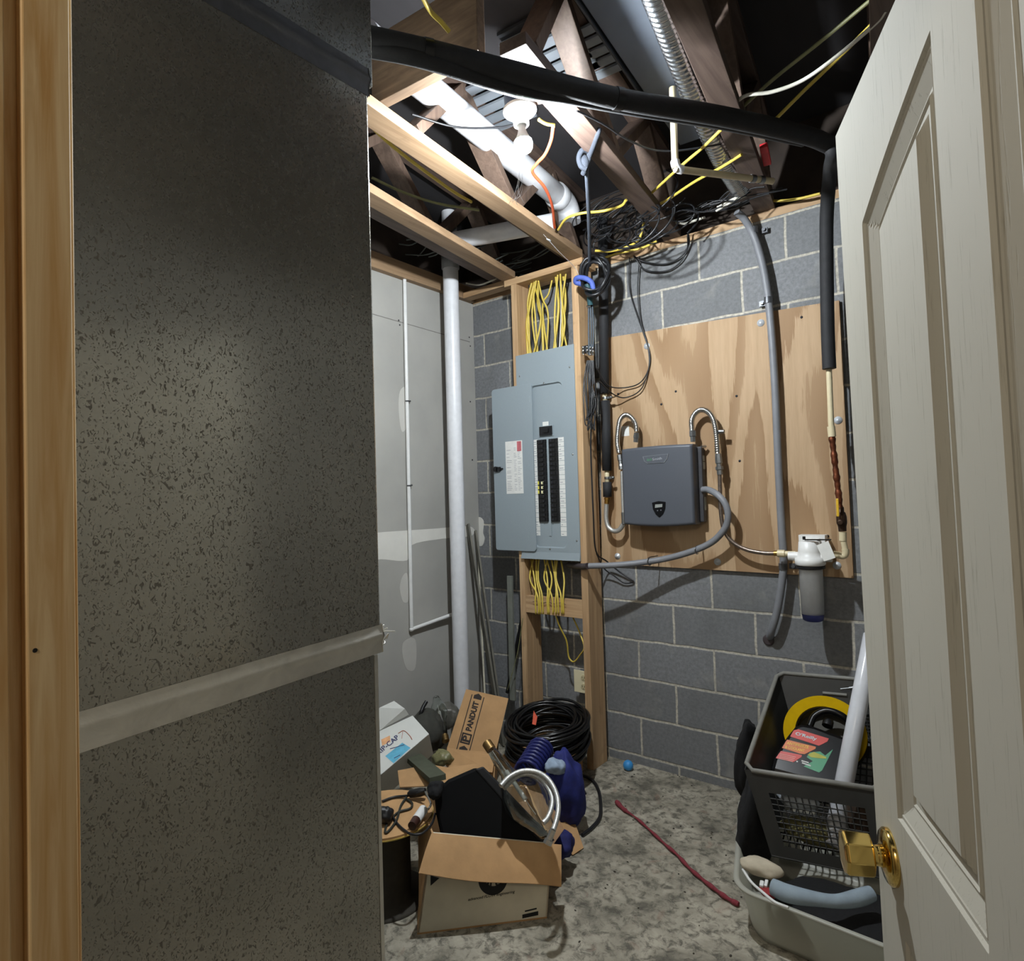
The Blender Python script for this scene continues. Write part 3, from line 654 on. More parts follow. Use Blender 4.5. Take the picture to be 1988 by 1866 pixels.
pr.build('fine_print', plain('grey_print', '#8a8c94', 0.7), pdm)
rp = MB().box((la.x + lw * 0.70, PF - 0.0141, la.z - lh * 0.20), (la.x + lw * 0.95, PF - 0.0136, la.z - lh * 0.015)); rp.build('red_warning_panel', plain('faded_red_ink', '#b8646a', 0.7), pdm)
hng = MB()
for y in (775, 906, 1040):
    c = PY(1030.5, y, PF); hng.cyl(c + V((0, -0.010, -0.018)), c + V((0, -0.010, 0.018)), 0.004, 10)
hng.build('door_hinge', PANELG, pdm)
# dead front contents
DF = PF + 0.011
a, b = PY(1049, 829.5, DF), PY(1073.5, 844, DF)
mbk = MB().box((a.x - 0.006, DF - 0.004, b.z - 0.006), (b.x + 0.006, DF + 0.001, a.z + 0.004)); mbk.build('main_bezel', PANELG, bp_)
m2 = MB().box((a.x, DF - 0.012, b.z), (b.x, DF - 0.003, a.z)); m2.box((a.x + 0.03, DF - 0.02, b.z + 0.014), (b.x - 0.02, DF - 0.012, a.z - 0.014)); m2.build('main_breaker', BLACKP, bp_)
s = MB(); stickerY(s, 1053.5, 819.5, 1065, 826, DF); s.build('rating_sticker', PAPER, bp_)
ZB1 = PY(1063, 853, DF).z; ZB0 = PY(1075, 1013, DF).z; ZS0 = PY(1072, 1041, DF).z
colL = (PY(1047, 940, DF).x - 0.002, PY(1064, 940, DF).x - 0.002); colR = (PY(1069.5, 940, DF).x, PY(1086, 940, DF).x)
stL = (PY(1036, 940, DF).x + 0.001, colL[0] - 0.001); stR = (colR[1] + 0.001, PY(1097.5, 940, DF).x)
NB = 18; hB = (ZB1 - ZB0) / NB
YELL = plain('yellow_test_button', '#d8cf4e', 0.4)
proto = None
for side, (x0, x1) in ((0, colL), (1, colR)):
    for i in range(NB):
        z1 = ZB1 - i * hB; z0 = z1 - hB + 0.0012; inner, outr = (x1, x0) if side == 0 else (x0, x1); s_ = 1 if side == 0 else -1
        m = MB().box((x0, DF - 0.010, z0), (x1, DF + 0.001, z1)); xm = (x0 + x1) / 2
        m.box((xm - 0.013, DF - 0.0135, z0 + 0.004), (xm + 0.013, DF - 0.010, z1 - 0.004))
        br = m.build('circuit_breaker', BLACKP, bp_)
        MB().hexa([(xm + s_ * 0.006, DF - 0.013, z0 + 0.006), (xm + s_ * 0.014, DF - 0.013, z0 + 0.006), (xm + s_ * 0.014, DF - 0.013, z1 - 0.006), (xm + s_ * 0.006, DF - 0.013, z1 - 0.006),
                   (xm + s_ * 0.009, DF - 0.020, z0 + 0.007), (xm + s_ * 0.014, DF - 0.020, z0 + 0.007), (xm + s_ * 0.014, DF - 0.020, z1 - 0.007), (xm + s_ * 0.009, DF - 0.020, z1 - 0.007)]).build('breaker_toggle', plain('worn_black_toggle', '#2a2a2e', 0.4), br)
        if side == 0 and 9 <= i <= 11:
            br['label'] = 'breaker with pale yellow test button'
            MB().box((xm - 0.004, DF - 0.0165, z0 + 0.004), (xm + 0.012, DF - 0.013, z1 - 0.005)).build('test_button', plain('pale_button', '#e4dfae', 0.4), br)
            MB().box((x0 - 0.0005, DF - 0.012, z0 + 0.003), (x0 + 0.008, DF - 0.0095, z1 - 0.003)).build('yellow_tab', YELL, br)
NS = 21; hS = (ZB1 + 0.004 - ZS0) / NS
for x0, x1 in (stL, stR):
    for i in range(NS):
        z1 = ZB1 + 0.004 - i * hS
        m = MB().box((x0, DF - 0.0012, z1 - hS + 0.0022), (x1, DF + 0.0004, z1)); o = m.build('circuit_label', PAPER, bp_)
        if rnd.random() < 0.55:
            MB().box((x0 + 0.005, DF - 0.0015, z1 - hS * 0.62), (x0 + 0.005 + (x1 - x0) * rnd.uniform(0.25, 0.7), DF - 0.001, z1 - hS * 0.5)).build('handwriting', plain('grey_print', '#8a8c94', 0.7), o)
MB().box((colL[1] + 0.003, DF - 0.004, ZS0), (colR[0] - 0.003, DF + 0.001, ZB1)).build('centre_rail', PANELG, bp_)

# ------------------------------------------------------------------ yellow cables in and out of the panel
def cable(name, label, pts, r=0.0045, m=None, group=None, cat='cable', k=6, n=8):
    return tag(MB().tube(pts, r, n, k).build(name, m or CABLE_Y), label, cat, group)
rnd = random.Random(21)
G1 = 'yellow cables dropping into the top of the breaker panel'
for i in range(14):
    u = i / 13.0; x0 = 1030 + u * 28 + rnd.uniform(-2, 2) if i < 8 else 1072 + (i - 8) * 5.2 + rnd.uniform(-2, 2)
    x1 = 1024 + u * 60 + rnd.uniform(-4, 4) if i < 8 else 1066 + (i - 8) * 7 + rnd.uniform(-4, 4)
    ya, yb = rnd.uniform(-0.16, -0.10), rnd.uniform(-0.15, -0.10)
    pa = PY(x0, 548 - (x0 - 1030) * .2, ya); pa.z = min(pa.z, 2.665)
    pm = PY((x0 * 1.0 + x1) / 2 + rnd.uniform(-16, 16), rnd.uniform(595, 640), (ya + yb) / 2); pb = PY(x1, 694, yb); pb.z = 2.2
    for q_ in (pa, pm, pb): q_.x = min(max(q_.x, SL1 + 0.012), SR0 - 0.012)
    cable('power_cable', 'yellow sheathed cable in the bunch between studs above the panel', [pa + V((0, 0, 0.03)), pa, pa.lerp(pm, 0.5) + V((rnd.uniform(-.02, .02), 0, 0)), pm, pb], 0.0052 if i % 3 else 0.0075, CABLE_Y, G1)
for x0, x1, m, nm in ((1027, 1030, CABLE_K, 'black sheathed cable at the left edge of the panel bunch'), (1083, 1080, CABLE_K, 'thick black cable right of the yellow bunch'), (1094, 1092, CABLE_K, 'black cable beside the right stud above the panel'), (1088, 1085, CABLE_W, 'white cable among the yellow ones above the panel')):
    pa, pm, pb = PY(x0, 545, -0.13), PY((x0 + x1) / 2 + 3, 610, -0.09), PY(x1, 692, -0.12); pb.z = 2.2; pa.z = min(pa.z, 2.66)
    for q_ in (pa, pm, pb): q_.x = min(max(q_.x, SL1 + 0.01), SR0 - 0.01)
    cable('power_cable', nm, [pa, pm, pb], 0.008 if 'thick' in nm else 0.005, m)
G2 = 'yellow cables looping out of the panel bottom over the cross block'
for i in range(11):
    x0 = 1032 + i * 5.6 + rnd.uniform(-2, 2); x1 = 1038 + i * 5.6 + rnd.uniform(-2, 2)
    pa = PY(x0, 1096, -0.14); pa.z = 1.10
    sag = rnd.uniform(-10, 12)
    cable('power_cable', 'yellow cable strapped to the cross block under the breaker panel',
          [pa, PY(x0 + sag, 1122, -0.17), PY(x1 - 1 + sag * .3, 1150, -0.20), PY(x1, 1166, FYF - 0.012), PY(x1 + 1, 1186, FYF - 0.010), PY(x1 + 1, 1192, FYF - 0.002)], 0.0048, CABLE_Y, G2)
cable('power_cable', 'yellow cable hanging in a loop from the cross block to the outlet', [PY(1074, 1180, -0.205), PY(1086, 1215, -0.16), PY(1100, 1245, -0.12), PY(1104, 1275, -0.10), PY(1114, 1285, -0.10), PY(1126, 1272, -0.12), PY(1134, 1256, -0.14), PY(1124, 1225, -0.12), PY(1109, 1192, -0.1)], 0.0045)
cable('power_cable', 'grey cable running down behind the outlet', [PY(1136, 1256, -0.115), PY(1137, 1280, -0.115), PY(1134, 1300, -0.11)], 0.004, CONDUIT)
# outlet
oa, ob_ = PY(1114.5, 1299, -0.105), PY(1140, 1347, -0.105)
ot = thing('wall_outlet', 'ivory duplex outlet fixed inside the stud frame', 'outlet', (oa.x, -0.1, ob_.z))
MB().box((oa.x, -0.110, ob_.z), (SR0 - 0.001, -0.104, oa.z)).build('cover_plate', IVORY, ot, None, 0.002)
MB().box((oa.x + 0.012, -0.104, ob_.z + 0.01), (SR0 - 0.001, -0.06, oa.z - 0.01)).build('outlet_box', plain('blue_box_plastic', '#31415c', 0.5), ot)
for k, f in enumerate((0.70, 0.30)):
    c = V(((oa.x + SR0) / 2, -0.1105, ob_.z + (oa.z - ob_.z) * f)); m = MB(); m.lathe(c, (0, -1, 0), [(-0.002, 0.0165), (0.0015, 0.0165), (0.002, 0.015)], 20)
    rc = m.build('receptacle', plain('ivory_receptacle', '#c9be98', 0.4), ot)
    MB().box(c + V((-0.0075, -0.0026, -0.004)), c + V((-0.005, -0.0015, 0.006))).box(c + V((0.005, -0.0026, -0.004)), c + V((0.0075, -0.0015, 0.006))).cyl(c + V((0, -0.0026, -0.009)), c + V((0, -0.0015, -0.009)), 0.0025, 8).build('slots', INK, rc)

# ------------------------------------------------------------------ tankless water heater
hx0, hx1, hz0, hz1, hb, hf = -0.184, 0.214, 1.280, 1.666, PYF - 0.012, -0.142
wh = thing('water_heater', 'dark grey tankless water heater mounted on the plywood', 'water heater', (0.015, -0.02, hz0))
GREYH = plain('charcoal_painted_steel', '#4e525a', 0.45, 0.1, 0.04, 250, 0.05, 500)
body = MB()
def hfn(u, v):   # bowed front shell
    x = hx0 + (hx1 - 0.02 - hx0) * u; bow = 0.012 * (1 - (2 * u - 1) ** 2); bot = 0.010 * (1 - (2 * u - 1) ** 2)
    z = (hz0 - bot) + (hz1 + 0.004 * (1 - (2 * u - 1) ** 2) - hz0 + bot) * v
    e = min(u, 1 - u) * (hx1 - hx0); ed = min(v, 1 - v) * (hz1 - hz0); r = 0.014
    rd = 0
    if e < r: rd += r - math.sqrt(max(0, r * r - (r - e) ** 2))
    if ed < r: rd += r - math.sqrt(max(0, r * r - (r - ed) ** 2))
    return V((x, hf - bow + min(rd, r), z))
us = sorted(set([0, .003, .008, .016, .025, .035] + [i / 24 for i in range(1, 24)] + [1 - q for q in (0, .003, .008, .016, .025, .035)]))
NU = len(us) - 1
body.grid(lambda u, v: hfn(us[min(NU, int(round(u * NU)))], us[min(NU, int(round(v * NU)))]), NU, NU)
ring = [hfn(us[i], 0) for i in range(NU + 1)] + [hfn(1, us[i]) for i in range(1, NU + 1)] + [hfn(us[NU - i], 1) for i in range(1, NU + 1)] + [hfn(0, us[NU - i]) for i in range(1, NU)]
back = [V((q.x, hf + 0.075, q.z)) for q in ring]; nR = len(ring)
body.add(ring + back, [(i, nR + i, nR + (i + 1) % nR, (i + 1) % nR) for i in range(nR)] + [tuple(nR + i for i in range(nR))])
body.build('front_cover', GREYH, wh)
MB().box((hx0 + 0.006, hf + 0.07, hz0 + 0.008), (hx1, hb, hz1 - 0.010)).build('rear_housing', plain('dark_rear_housing', '#36363a', 0.6), wh, None, 0.006)
for z0, z1 in ((1.585, 1.612), (1.545, 1.58), (1.345, 1.41)):
    MB().box((hx1 - 0.001, hf + 0.085, z0), (hx1 + 0.0012, hf + 0.11, z1)).build('side_sticker', plain('dull_sticker', '#85867f', 0.6), wh)
MB().cyl((hx1 - 0.002, hf + 0.075, 1.655), (hx1 + 0.012, hf + 0.095, 1.655), 0.008, 10).build('mounting_screw', STEEL, wh)
HF = lambda x: hf - 0.012 * (1 - (2 * (x - hx0) / (hx1 - 0.02 - hx0) - 1) ** 2)
def hp(px, py, o=0.0008):
    c = PY(px, py, hf - 0.011); return V((c.x, HF(c.x) - o, c.z))
badge = MB(); bpoly = [hp(1248, 886.5), hp(1298, 881), hp(1296, 890), hp(1290, 898.5), hp(1258, 900.5), hp(1251, 896)]
badge.prism([q + V((0, -0.002, 0)) for q in bpoly], (0, 0.0035, 0)); bo = badge.build('badge', plain('badge_silver', '#8e9197', 0.35, 0.6), wh)
bi = MB(); cc = sum(bpoly, V((0, 0, 0))) / 6; bi.prism([cc + (q - cc) * 0.93 + V((0, -0.0026, 0)) for q in bpoly], (0, 0.001, 0)); bi.build('badge_face', plain('badge_grey', '#4f535b', 0.4), bo)
tx = MB(); text_into(tx, 'Smith', hp(1267.5, 894.5, 0.0042), hp(1287, 892.0, 0.0042) - hp(1267.5, 894.5, 0.0042), (0, 0, 1), 0.0125, width=0.050); tx.build('lettering', plain('silver_lettering', '#b9bcc2', 0.4), bo)
tg = MB(); text_into(tg, 'ao', hp(1257, 895.0, 0.0042), hp(1287, 891.5, 0.0042) - hp(1257, 895.0, 0.0042), (0, 0, 1), 0.0095, width=0.026); tg.build('lettering', plain('green_lettering', '#4e8f62', 0.4), bo)
sh = MB(); spoly = [hp(1266.5, 976), hp(1279, 973), hp(1292.5, 974.5), hp(1292, 987), hp(1288, 997), hp(1281, 1004.5), hp(1274, 999), hp(1268.5, 989)]
sh.prism([q + V((0, -0.004, 0)) for q in spoly], (0, 0.006, 0)); so = sh.build('control_panel', plain('gloss_black_plastic', '#101114', 0.2), wh, None, 0.001)
dsp = MB(); dsp.prism([q + V((0, -0.0045, 0)) for q in (hp(1272.5, 986), hp(1286.5, 984.5), hp(1287, 978.5), hp(1273, 979.5))], (0, 0.0008, 0)); dsp.build('display', plain('lcd_grey', '#8f938f', 0.3), so)
for x, y in ((1277.5, 991.5), (1284, 990.7)):
    MB().lathe(hp(x, y, 0.0048), (0, -1, 0), [(0, 0.0035), (0.0012, 0.0032), (0.0013, 0.0005)], 10).build('button', plain('button_grey', '#5c6066', 0.4), so)

# hoses of the heater
def corr(mb, pts, r, k=26):
    p = catmull(pts, k); mb.tube(p, lambda t: r + 0.0016 * math.sin(t * len(p) * 1.9), 14, 0); return mb
HY = -0.085
lh_ = thing('braided_connector', 'arched stainless hose from the heater top left down its left side', 'hose', PY(1210, 900, HY))
corr(MB(), [PY(1236, 838, HY), PY(1234, 822, HY), PY(1224, 809, HY), PY(1213, 806, HY), PY(1204, 815, HY), PY(1200, 835, HY), PY(1198.5, 860, HY), PY(1202, 880, HY)], 0.0125).build('corrugated_hose', STEEL, lh_)
a, b = PY(1236, 840, HY), PY(1234, 862, HY)
MB().lathe(a, b - a, [(0, .014), (.012, .014), (.013, .016), (.028, .016), (.029, .013), (.05, .013)], 6, True, 0, False).build('hose_nut', ZINC, lh_)
a, b = PY(1203, 883, HY), PY(1207, 915, HY)
MB().lathe(a, b - a, [(0, .015), (.03, .015), (.031, .012), (.05, .012), (.06, .014), (.078, .014)], 8, True, 0, False).build('hose_nut', ZINC, lh_)
MB().tube([PY(1207, 915, HY), PY(1208, 945, HY), PY(1209, 975, HY), PY(1210, 998, HY)], 0.0085, 12).build('braided_hose', BRAID, lh_)
MB().tube([PY(1210, 995, HY), PY(1210.5, 1006, HY), PY(1211, 1018, HY)], 0.0115, 10).build('hose_nut', ZINC, lh_)
ul = thing('braided_connector', 'short U-shaped braided hose under the heater at left', 'hose', PY(1190, 1035, HY))
MB().tube([PY(1178, 975, HY), PY(1177, 990, HY), PY(1177, 1008, HY), PY(1181, 1023, HY), PY(1191, 1031, HY), PY(1202, 1029, HY), PY(1210, 1018, HY)], 0.0125, 14).build('braided_hose', BRAID, ul)
a, b = PY(1179, 966, HY), PY(1178, 980, HY)
MB().lathe(a, b - a, [(0, .017), (.012, .017), (.013, .014), (.034, .014)], 8, True, 0, False).build('hose_nut', BRASSD, ul)
rh = thing('braided_connector', 'arched stainless hose from the heater top right to a copper riser', 'hose', PY(1395, 900, HY))
corr(MB(), [PY(1343.5, 836, HY), PY(1343, 815, HY), PY(1352, 800, HY), PY(1364, 795.5, HY), PY(1377, 802, HY), PY(1386, 818, HY), PY(1391, 845, HY), PY(1393.5, 880, HY)], 0.0128).build('corrugated_hose', STEEL, rh)
a, b = PY(1344.5, 836, HY), PY(1345.5, 860, HY)
MB().lathe(a, b - a, [(0, .014), (.003, .017), (.028, .017), (.03, .013), (.055, .013)], 6, True, 0, False).build('hose_nut', ZINC, rh)
a, b = PY(1394, 881, HY), PY(1397.5, 918, HY)
MB().lathe(a, b - a, [(0, .015), (.03, .017), (.045, .017), (.047, .013), (.06, .013), (.062, .019), (.075, .019), (.077, .014), (.1, .014)], 8, True, 0, False).build('hose_nut', ZINC, rh)
MB().tube([PY(1397, 916, HY), PY(1398, 950, HY), PY(1399, 985, HY), PY(1403, 1020, HY), PY(1413, 1042, HY), PY(1430, 1058, HY), PY(1455, 1069, HY), PY(1485, 1074, HY), PY(1503, 1074.5, HY)], 0.0095, 12).build('supply_hose', plain('dull_braided_hose', '#7d7168', 0.35, 0.8, 0.2, 90), rh)
MB().cyl(PY(1391.5, 840, HY) + V((0, 0.05, 0)), PY(1391.5, 840, HY), 0.004, 8).cyl(PY(1396, 838, HY), PY(1406, 838, HY), 0.010, 10).build('pipe_clamp', ZINC, rh)
cf = tag(MB().tube([PY(1364, 951, -0.07), PY(1375, 951, -0.08), PY(1392, 960, -0.105), PY(1406, 975, -0.115), PY(1413, 995, -0.115), PY(1411, 1018, -0.11), PY(1400, 1036, -0.105), PY(1380, 1054, -0.10), PY(1345, 1070, -0.10), PY(1300, 1083, -0.11), PY(1255, 1091, -0.14), PY(1200, 1097, -0.19), PY(1143, 1099, -0.235)], 0.0155, 14).build('flexible_conduit', CONDUIT), 'grey flexible conduit curving from heater side to breaker panel', 'conduit')
tag(MB().tube([PY(1104, 1097, -0.15), PY(1118, 1099, -0.18), PY(1132, 1100, -0.222), PY(1141, 1099, -0.234)], 0.0165, 14).build('conduit_connector', plain('dark_conduit_end', '#3a3335', 0.5)), 'dark conduit connector under the bottom edge of the panel', 'fitting')
for x, y, Y in ((1260, 1090, -0.14), (1352, 1068, -0.10)):
    c = PY(x, y, Y); m = MB(); m.tube([c + V((0.0, 0.10, 0.018)), c + V((0, 0.0, 0.018)), c + V((0, -0.018, 0)), c + V((0, 0, -0.018)), c + V((0, 0.02, -0.018))], 0.003, 6)
    tag(m.build('conduit_clamp', ZINC), 'small zinc clamp on the grey conduit, %s' % ('nearer the stud' if x < 1300 else 'under the heater'), 'clamp')
tag(MB().box(PY(1206, 828, PYF - 0.0012), PY(1222, 846, PYF + 0.0002)).build('barcode_sticker', PAPER), 'small white barcode sticker on plywood inside the left hose arch', 'sticker')

# ------------------------------------------------------------------ insulated riser left of the heater
LY = -0.085
lp = thing('insulated_riser', 'black foam insulated riser between the stud and the heater', 'pipe', PY(1180, 960, LY))
def seg(x0, y0, x1, y1, r, m, nm, n=16):
    a, b = PY(x0, y0, LY), PY(x1, y1, LY); return MB().lathe(a, b - a, [(0, r * .8), (0.001, r), ((b - a).length - 0.001, r), ((b - a).length, r * .8)], n).build(nm, m, lp)
seg(1170, 425, 1173.5, 765, 0.0262, RUBBER, 'pipe_insulation'); seg(1175, 778, 1178.5, 914, 0.0255, RUBBER, 'pipe_insulation'); seg(1178.5, 936, 1179.3, 965, 0.0235, RUBBER, 'pipe_insulation')
seg(1173.5, 760, 1175, 782, 0.013, CPVC, 'pipe_joint'); seg(1178, 910, 1179, 938, 0.013, CPVC, 'pipe_joint')
for x, y in ((1175.5, 773), (1179, 928)):
    c = PY(x, y, LY); m = MB(); m.lathe(c + V((0, 0, -0.006)), (0, 0, 1), [(0, .0165), (.012, .0165)], 14); m.box(c + V((0.012, -0.006, -0.006)), c + V((0.036, 0.0, 0.007))); m.ball(c + V((0.036, -0.003, 0)), 0.009, 10, 8); m.build('pipe_clamp', ZINC, lp)

# ------------------------------------------------------------------ tall grey conduit with clamps
CY = -0.055
gc = thing('liquidtight_conduit', 'tall grey liquid-tight conduit from ceiling to wall, crossing the plywood', 'conduit', PY(1495, 1240, -0.02))
MB().tube([PY(1430, 412, -0.14), PY(1444, 424, -0.10), PY(1462, 455, -0.06), PY(1478, 505, CY), PY(1490, 570, CY), PY(1498, 650, CY), PY(1505, 760, CY), PY(1511, 900, CY), PY(1517, 1020, CY), PY(1521, 1090, CY), PY(1518, 1130, CY), PY(1509, 1185, CY), PY(1497, 1228, CY + .015), PY(1494, 1240, 0.03)], 0.0165, 16).build('conduit_run', CONDUIT, gc)
for x, y in ((1464, 447), (1492, 583), (1521, 1100)):
    c = PY(x, y, CY - 0.002); m = MB(); m.lathe(c + V((-0.002, 0, -0.014)), (0.02, 0, 1), [(0, .0185), (.028, .0185)], 14); s_ = 1 if y > 1000 else -1
    if y < 460: s_ = 1
    m.box(c + V((s_ * 0.016, 0.03, -0.012)), c + V((s_ * 0.05, 0.045, 0.012))); m.cyl(c + V((s_ * 0.036, 0.03, 0)), c + V((s_ * 0.036, 0.018, 0)), 0.008, 10); m.build('conduit_clamp', plain('dark_zinc', '#5d5f63', 0.45, 0.7), gc)
wlk = MB(); c = PY(1492, 1243, -0.003); wlk.lathe(c, (0, -1, 0), [(0, .026), (.004, .024), (.005, .018)], 18); wlk.build('wall_collar', plain('dark_conduit_end', '#3a3335', 0.5), gc)

# ------------------------------------------------------------------ cold water line and filter
RY = -0.12
cw_ = thing('cold_water_line', 'cream water line with corroded joint and yellow valve, right of the plywood', 'pipe', PY(1640, 1080, RY))
def rseg(pts, r, m, nm, n=14): return MB().tube([PY(x, y, RY) for x, y in pts], r, n, 0).build(nm, m, cw_)
rseg([(1609, 710), (1614, 830)], 0.0115, CPVC, 'pipe_run'); rseg([(1613.5, 828), (1615.5, 848)], 0.0155, CPVC, 'pipe_joint')
tpd = MB(); p = [PY(1615 + (1631 - 1615) * t, 848 + (985 - 848) * t, RY) for t in [i / 30 for i in range(31)]]
tpd.tube(p, lambda t: 0.0120 + 0.0028 * math.sin(t * 41) * math.sin(t * 17 + 1), 12, 0); tpd.build('corroded_pipe', COPPER, cw_)
c = PY(1634, 1014, RY); va = MB(); va.lathe(PY(1632, 985, RY), PY(1636, 1035, RY) - PY(1632, 985, RY), [(0, .012), (.02, .012), (.022, .016), (.04, .020), (.065, .020), (.08, .016), (.1, .015)], 12); va.lathe(c + V((0, 0, 0)), (0, -1, 0), [(0, .014), (.03, .014), (.032, .008)], 12); va.build('valve_body', plain('dark_bronze', '#3f2f24', 0.45, 0.7, 0.3), cw_)
hd = MB(); a, b = PY(1623, 968, RY - 0.03), PY(1632, 1003, RY - 0.03); hd.box((a.x, RY - 0.036, b.z), (b.x - 0.004, RY - 0.030, a.z)); hd.build('valve_handle', plain('yellow_valve_handle', '#cfa628', 0.45), cw_, None, 0.002)
rseg([(1636, 1033), (1636.5, 1050)], 0.0145, CPVC, 'pipe_joint'); rseg([(1637, 1048), (1641, 1068)], 0.0115, CPVC, 'pipe_run')
MB().tube([PY(1641, 1066, RY), PY(1641.5, 1074, RY), PY(1638, 1079, RY), PY(1628, 1078, RY), PY(1618, 1076, RY)], 0.014, 14).build('elbow', CPVC, cw_)
rseg([(1503, 1074.5), (1512, 1074.5)], 0.012, BRASSD, 'pipe_joint'); rseg([(1510, 1074.5), (1524, 1075)], 0.0165, CPVC, 'pipe_joint'); rseg([(1522, 1075), (1545, 1075)], 0.0115, CPVC, 'pipe_run')
FYc = -0.135
wf = thing('water_filter', 'white water filter housing with a clear cylinder below the plywood', 'filter', PY(1578, 1205, FYc))
top_, mid, bot = PY(1571, 1050, FYc), PY(1574, 1097, FYc), PY(1579, 1206, FYc)
axf = (bot - top_).normalized(); L = lambda p: (p - top_).dot(axf)
MB().lathe(top_, axf, [(0, 0.030), (0.004, 0.042), (0.045, 0.046), (0.07, 0.050), (0.072, 0.060), (0.098, 0.060), (0.104, 0.054)], 36).build('filter_head', WHITEP, wf)
MB().cyl(top_ + V((-0.085, 0.0, -0.068)) , top_ + V((0.085, 0, -0.068)), 0.019, 18).build('port', WHITEP, wf)
MB().box(top_ + V((-0.055, 0.055, -0.08)), top_ + V((0.05, 0.115, 0.02))).box(top_ + V((-0.035, 0.0, 0.0)), top_ + V((0.03, 0.115, 0.006))).build('mounting_bracket', WHITEP, wf)
zc = L(mid) + 0.01
MB().lathe(top_, axf, [(zc - 0.006, 0.057), (zc + 0.003, 0.057), (zc + 0.006, 0.050)], 36).build('seal_ring', plain('black_seal', '#1a1a1c', 0.5), wf)
MB().lathe(top_, axf, [(zc + 0.004, 0.0475), (L(bot) - 0.035, 0.0445), (L(bot) - 0.03, 0.044), (L(bot) - 0.006, 0.040), (L(bot), 0.030), (L(bot) + 0.001, 0.002)], 36).build('clear_housing', glassy('clear_filter_plastic', '#e9ecf4', 0.06, 1.2), wf)
MB().lathe(top_, axf, [(zc + 0.006, 0.038), (L(bot) - 0.03, 0.038), (L(bot) - 0.029, 0.02)], 28).build('filter_cartridge', plain('white_filter_wool', '#d7d6cf', 0.85, 0, 0.06, 25, 0.3, 120), wf)
MB().lathe(top_, axf, [(L(bot) - 0.030, 0.0435), (L(bot) - 0.006, 0.0395), (L(bot) - 0.001, 0.030)], 28).build('housing_base', glassy('blue_tint_plastic', '#5a5f9a', 0.1, 1.2, 0.6), wf)
w0, w1 = PY(1563, 1048, FYc - 0.03), PY(1613, 1048, FYc - 0.045)
MB().bar(w0, w1, 0.014, 0.005).cyl(w0 + V((-.004, 0, 0)), w0 + V((-.004, 0, 0.014)), 0.006, 10).build('air_valve_lever', BLACKP, wf)
tgm = MB().prism([PY(1585, 1059, FYc - 0.052), PY(1600, 1090, FYc - 0.056), PY(1622, 1083, FYc - 0.056), PY(1608, 1050, FYc - 0.052)], (0, 0.001, 0.0))
tag(tgm.build('paper_tag', PAPER), 'blank white paper tag hanging from the filter head', 'tag')
# ------------------------------------------------------------------ coax bundle, rope and loose ceiling cables
BY = -0.235
cx = thing('coax_bundle', 'dark tied bundle of coax cables hanging beside the right stud', 'cable', PY(1148, 830, BY))
cb = MB(); rnd = random.Random(5)
for i in range(11):
    a = 1137 + i * 1.9; w = rnd.uniform(-6, 6)
    cb.tube([PY(1146 + (i - 5) * 1.2, 700, BY), PY(a - 3 + w * .4, 740, BY - rnd.uniform(0, .02)), PY(a + w, 785, BY - rnd.uniform(0, .03)), PY(1146 + w * 1.4, 815 + rnd.uniform(-8, 22), BY - rnd.uniform(0, .03)), PY(1150 - w, 790, BY - rnd.uniform(0, .03)), PY(1151 + w * .4, 735, BY), PY(1147, 702, BY)], 0.0032, 6, 6)
cb.build('cable_loops', CABLE_K, cx)
MB().tube([PY(1146, 585, BY), PY(1148, 640, BY), PY(1147, 690, BY)], 0.0052, 8).tube([PY(1143, 585, BY), PY(1143, 640, BY), PY(1144, 690, BY)], 0.0052, 8).tube([PY(1150, 590, BY), PY(1152, 640, BY), PY(1151, 690, BY)], 0.0045, 8).build('feed_cables', plain('slate_cable', '#35404a', 0.45), cx)
for i, (x, y) in enumerate(((1132, 680), (1140, 679), (1146, 680), (1151, 681))):
    a, b = PY(x, y - 6, BY - 0.01), PY(x + 1, y + 13, BY - 0.01)
    MB().lathe(a, b - a, [(0, .005), (.012, .005), (.013, .0075), (.026, .0075), (.027, .005), (.04, .005)], 8).build('coax_connector', STEEL, cx)
MB().box(PY(1129, 672, BY), PY(1154, 684, BY + 0.02)).build('coax_splitter', plain('splitter_black', '#24262a', 0.4), cx, None, 0.003)
for x, y in ((1144, 595), (1153, 771)):
    c = PY(x, y, BY - 0.006); MB().cyl(c + V((-0.012, 0, 0)), c + V((0.012, 0, 0)), 0.0075, 10).build('cable_ferrule', STEEL, cx)
cable('coax_cable', 'black coax cable dropping down the right stud to the floor cables', [PY(1148, 815, BY), PY(1147, 870, -0.225), PY(1149, 930, -0.215), PY(1152, 1000, -0.215), PY(1157, 1070, -0.17), PY(1178, 1090, -0.06), PY(1205, 1112, -0.02), PY(1231, 1128, -0.012)], 0.0042, CABLE_K)
cable('coax_cable', 'second black coax hooking round under the conduit by the plywood corner', [PY(1158, 1075, -0.16), PY(1172, 1103, -0.06), PY(1192, 1118, -0.03), PY(1212, 1132, -0.015), PY(1230, 1131, -0.012)], 0.0035, CABLE_K)
cable('coax_cable', 'black cable looping over the plywood left of centre', [PY(1222, 500, -0.03), PY(1222, 560, -0.03), PY(1236, 610, -0.03), PY(1250, 650, -0.03), PY(1262, 690, -0.03), PY(1257, 722, -0.035), PY(1240, 745, -0.04), PY(1210, 753, -0.045), PY(1180, 748, -0.12), PY(1158, 715, -0.2)], 0.0032, CABLE_K)
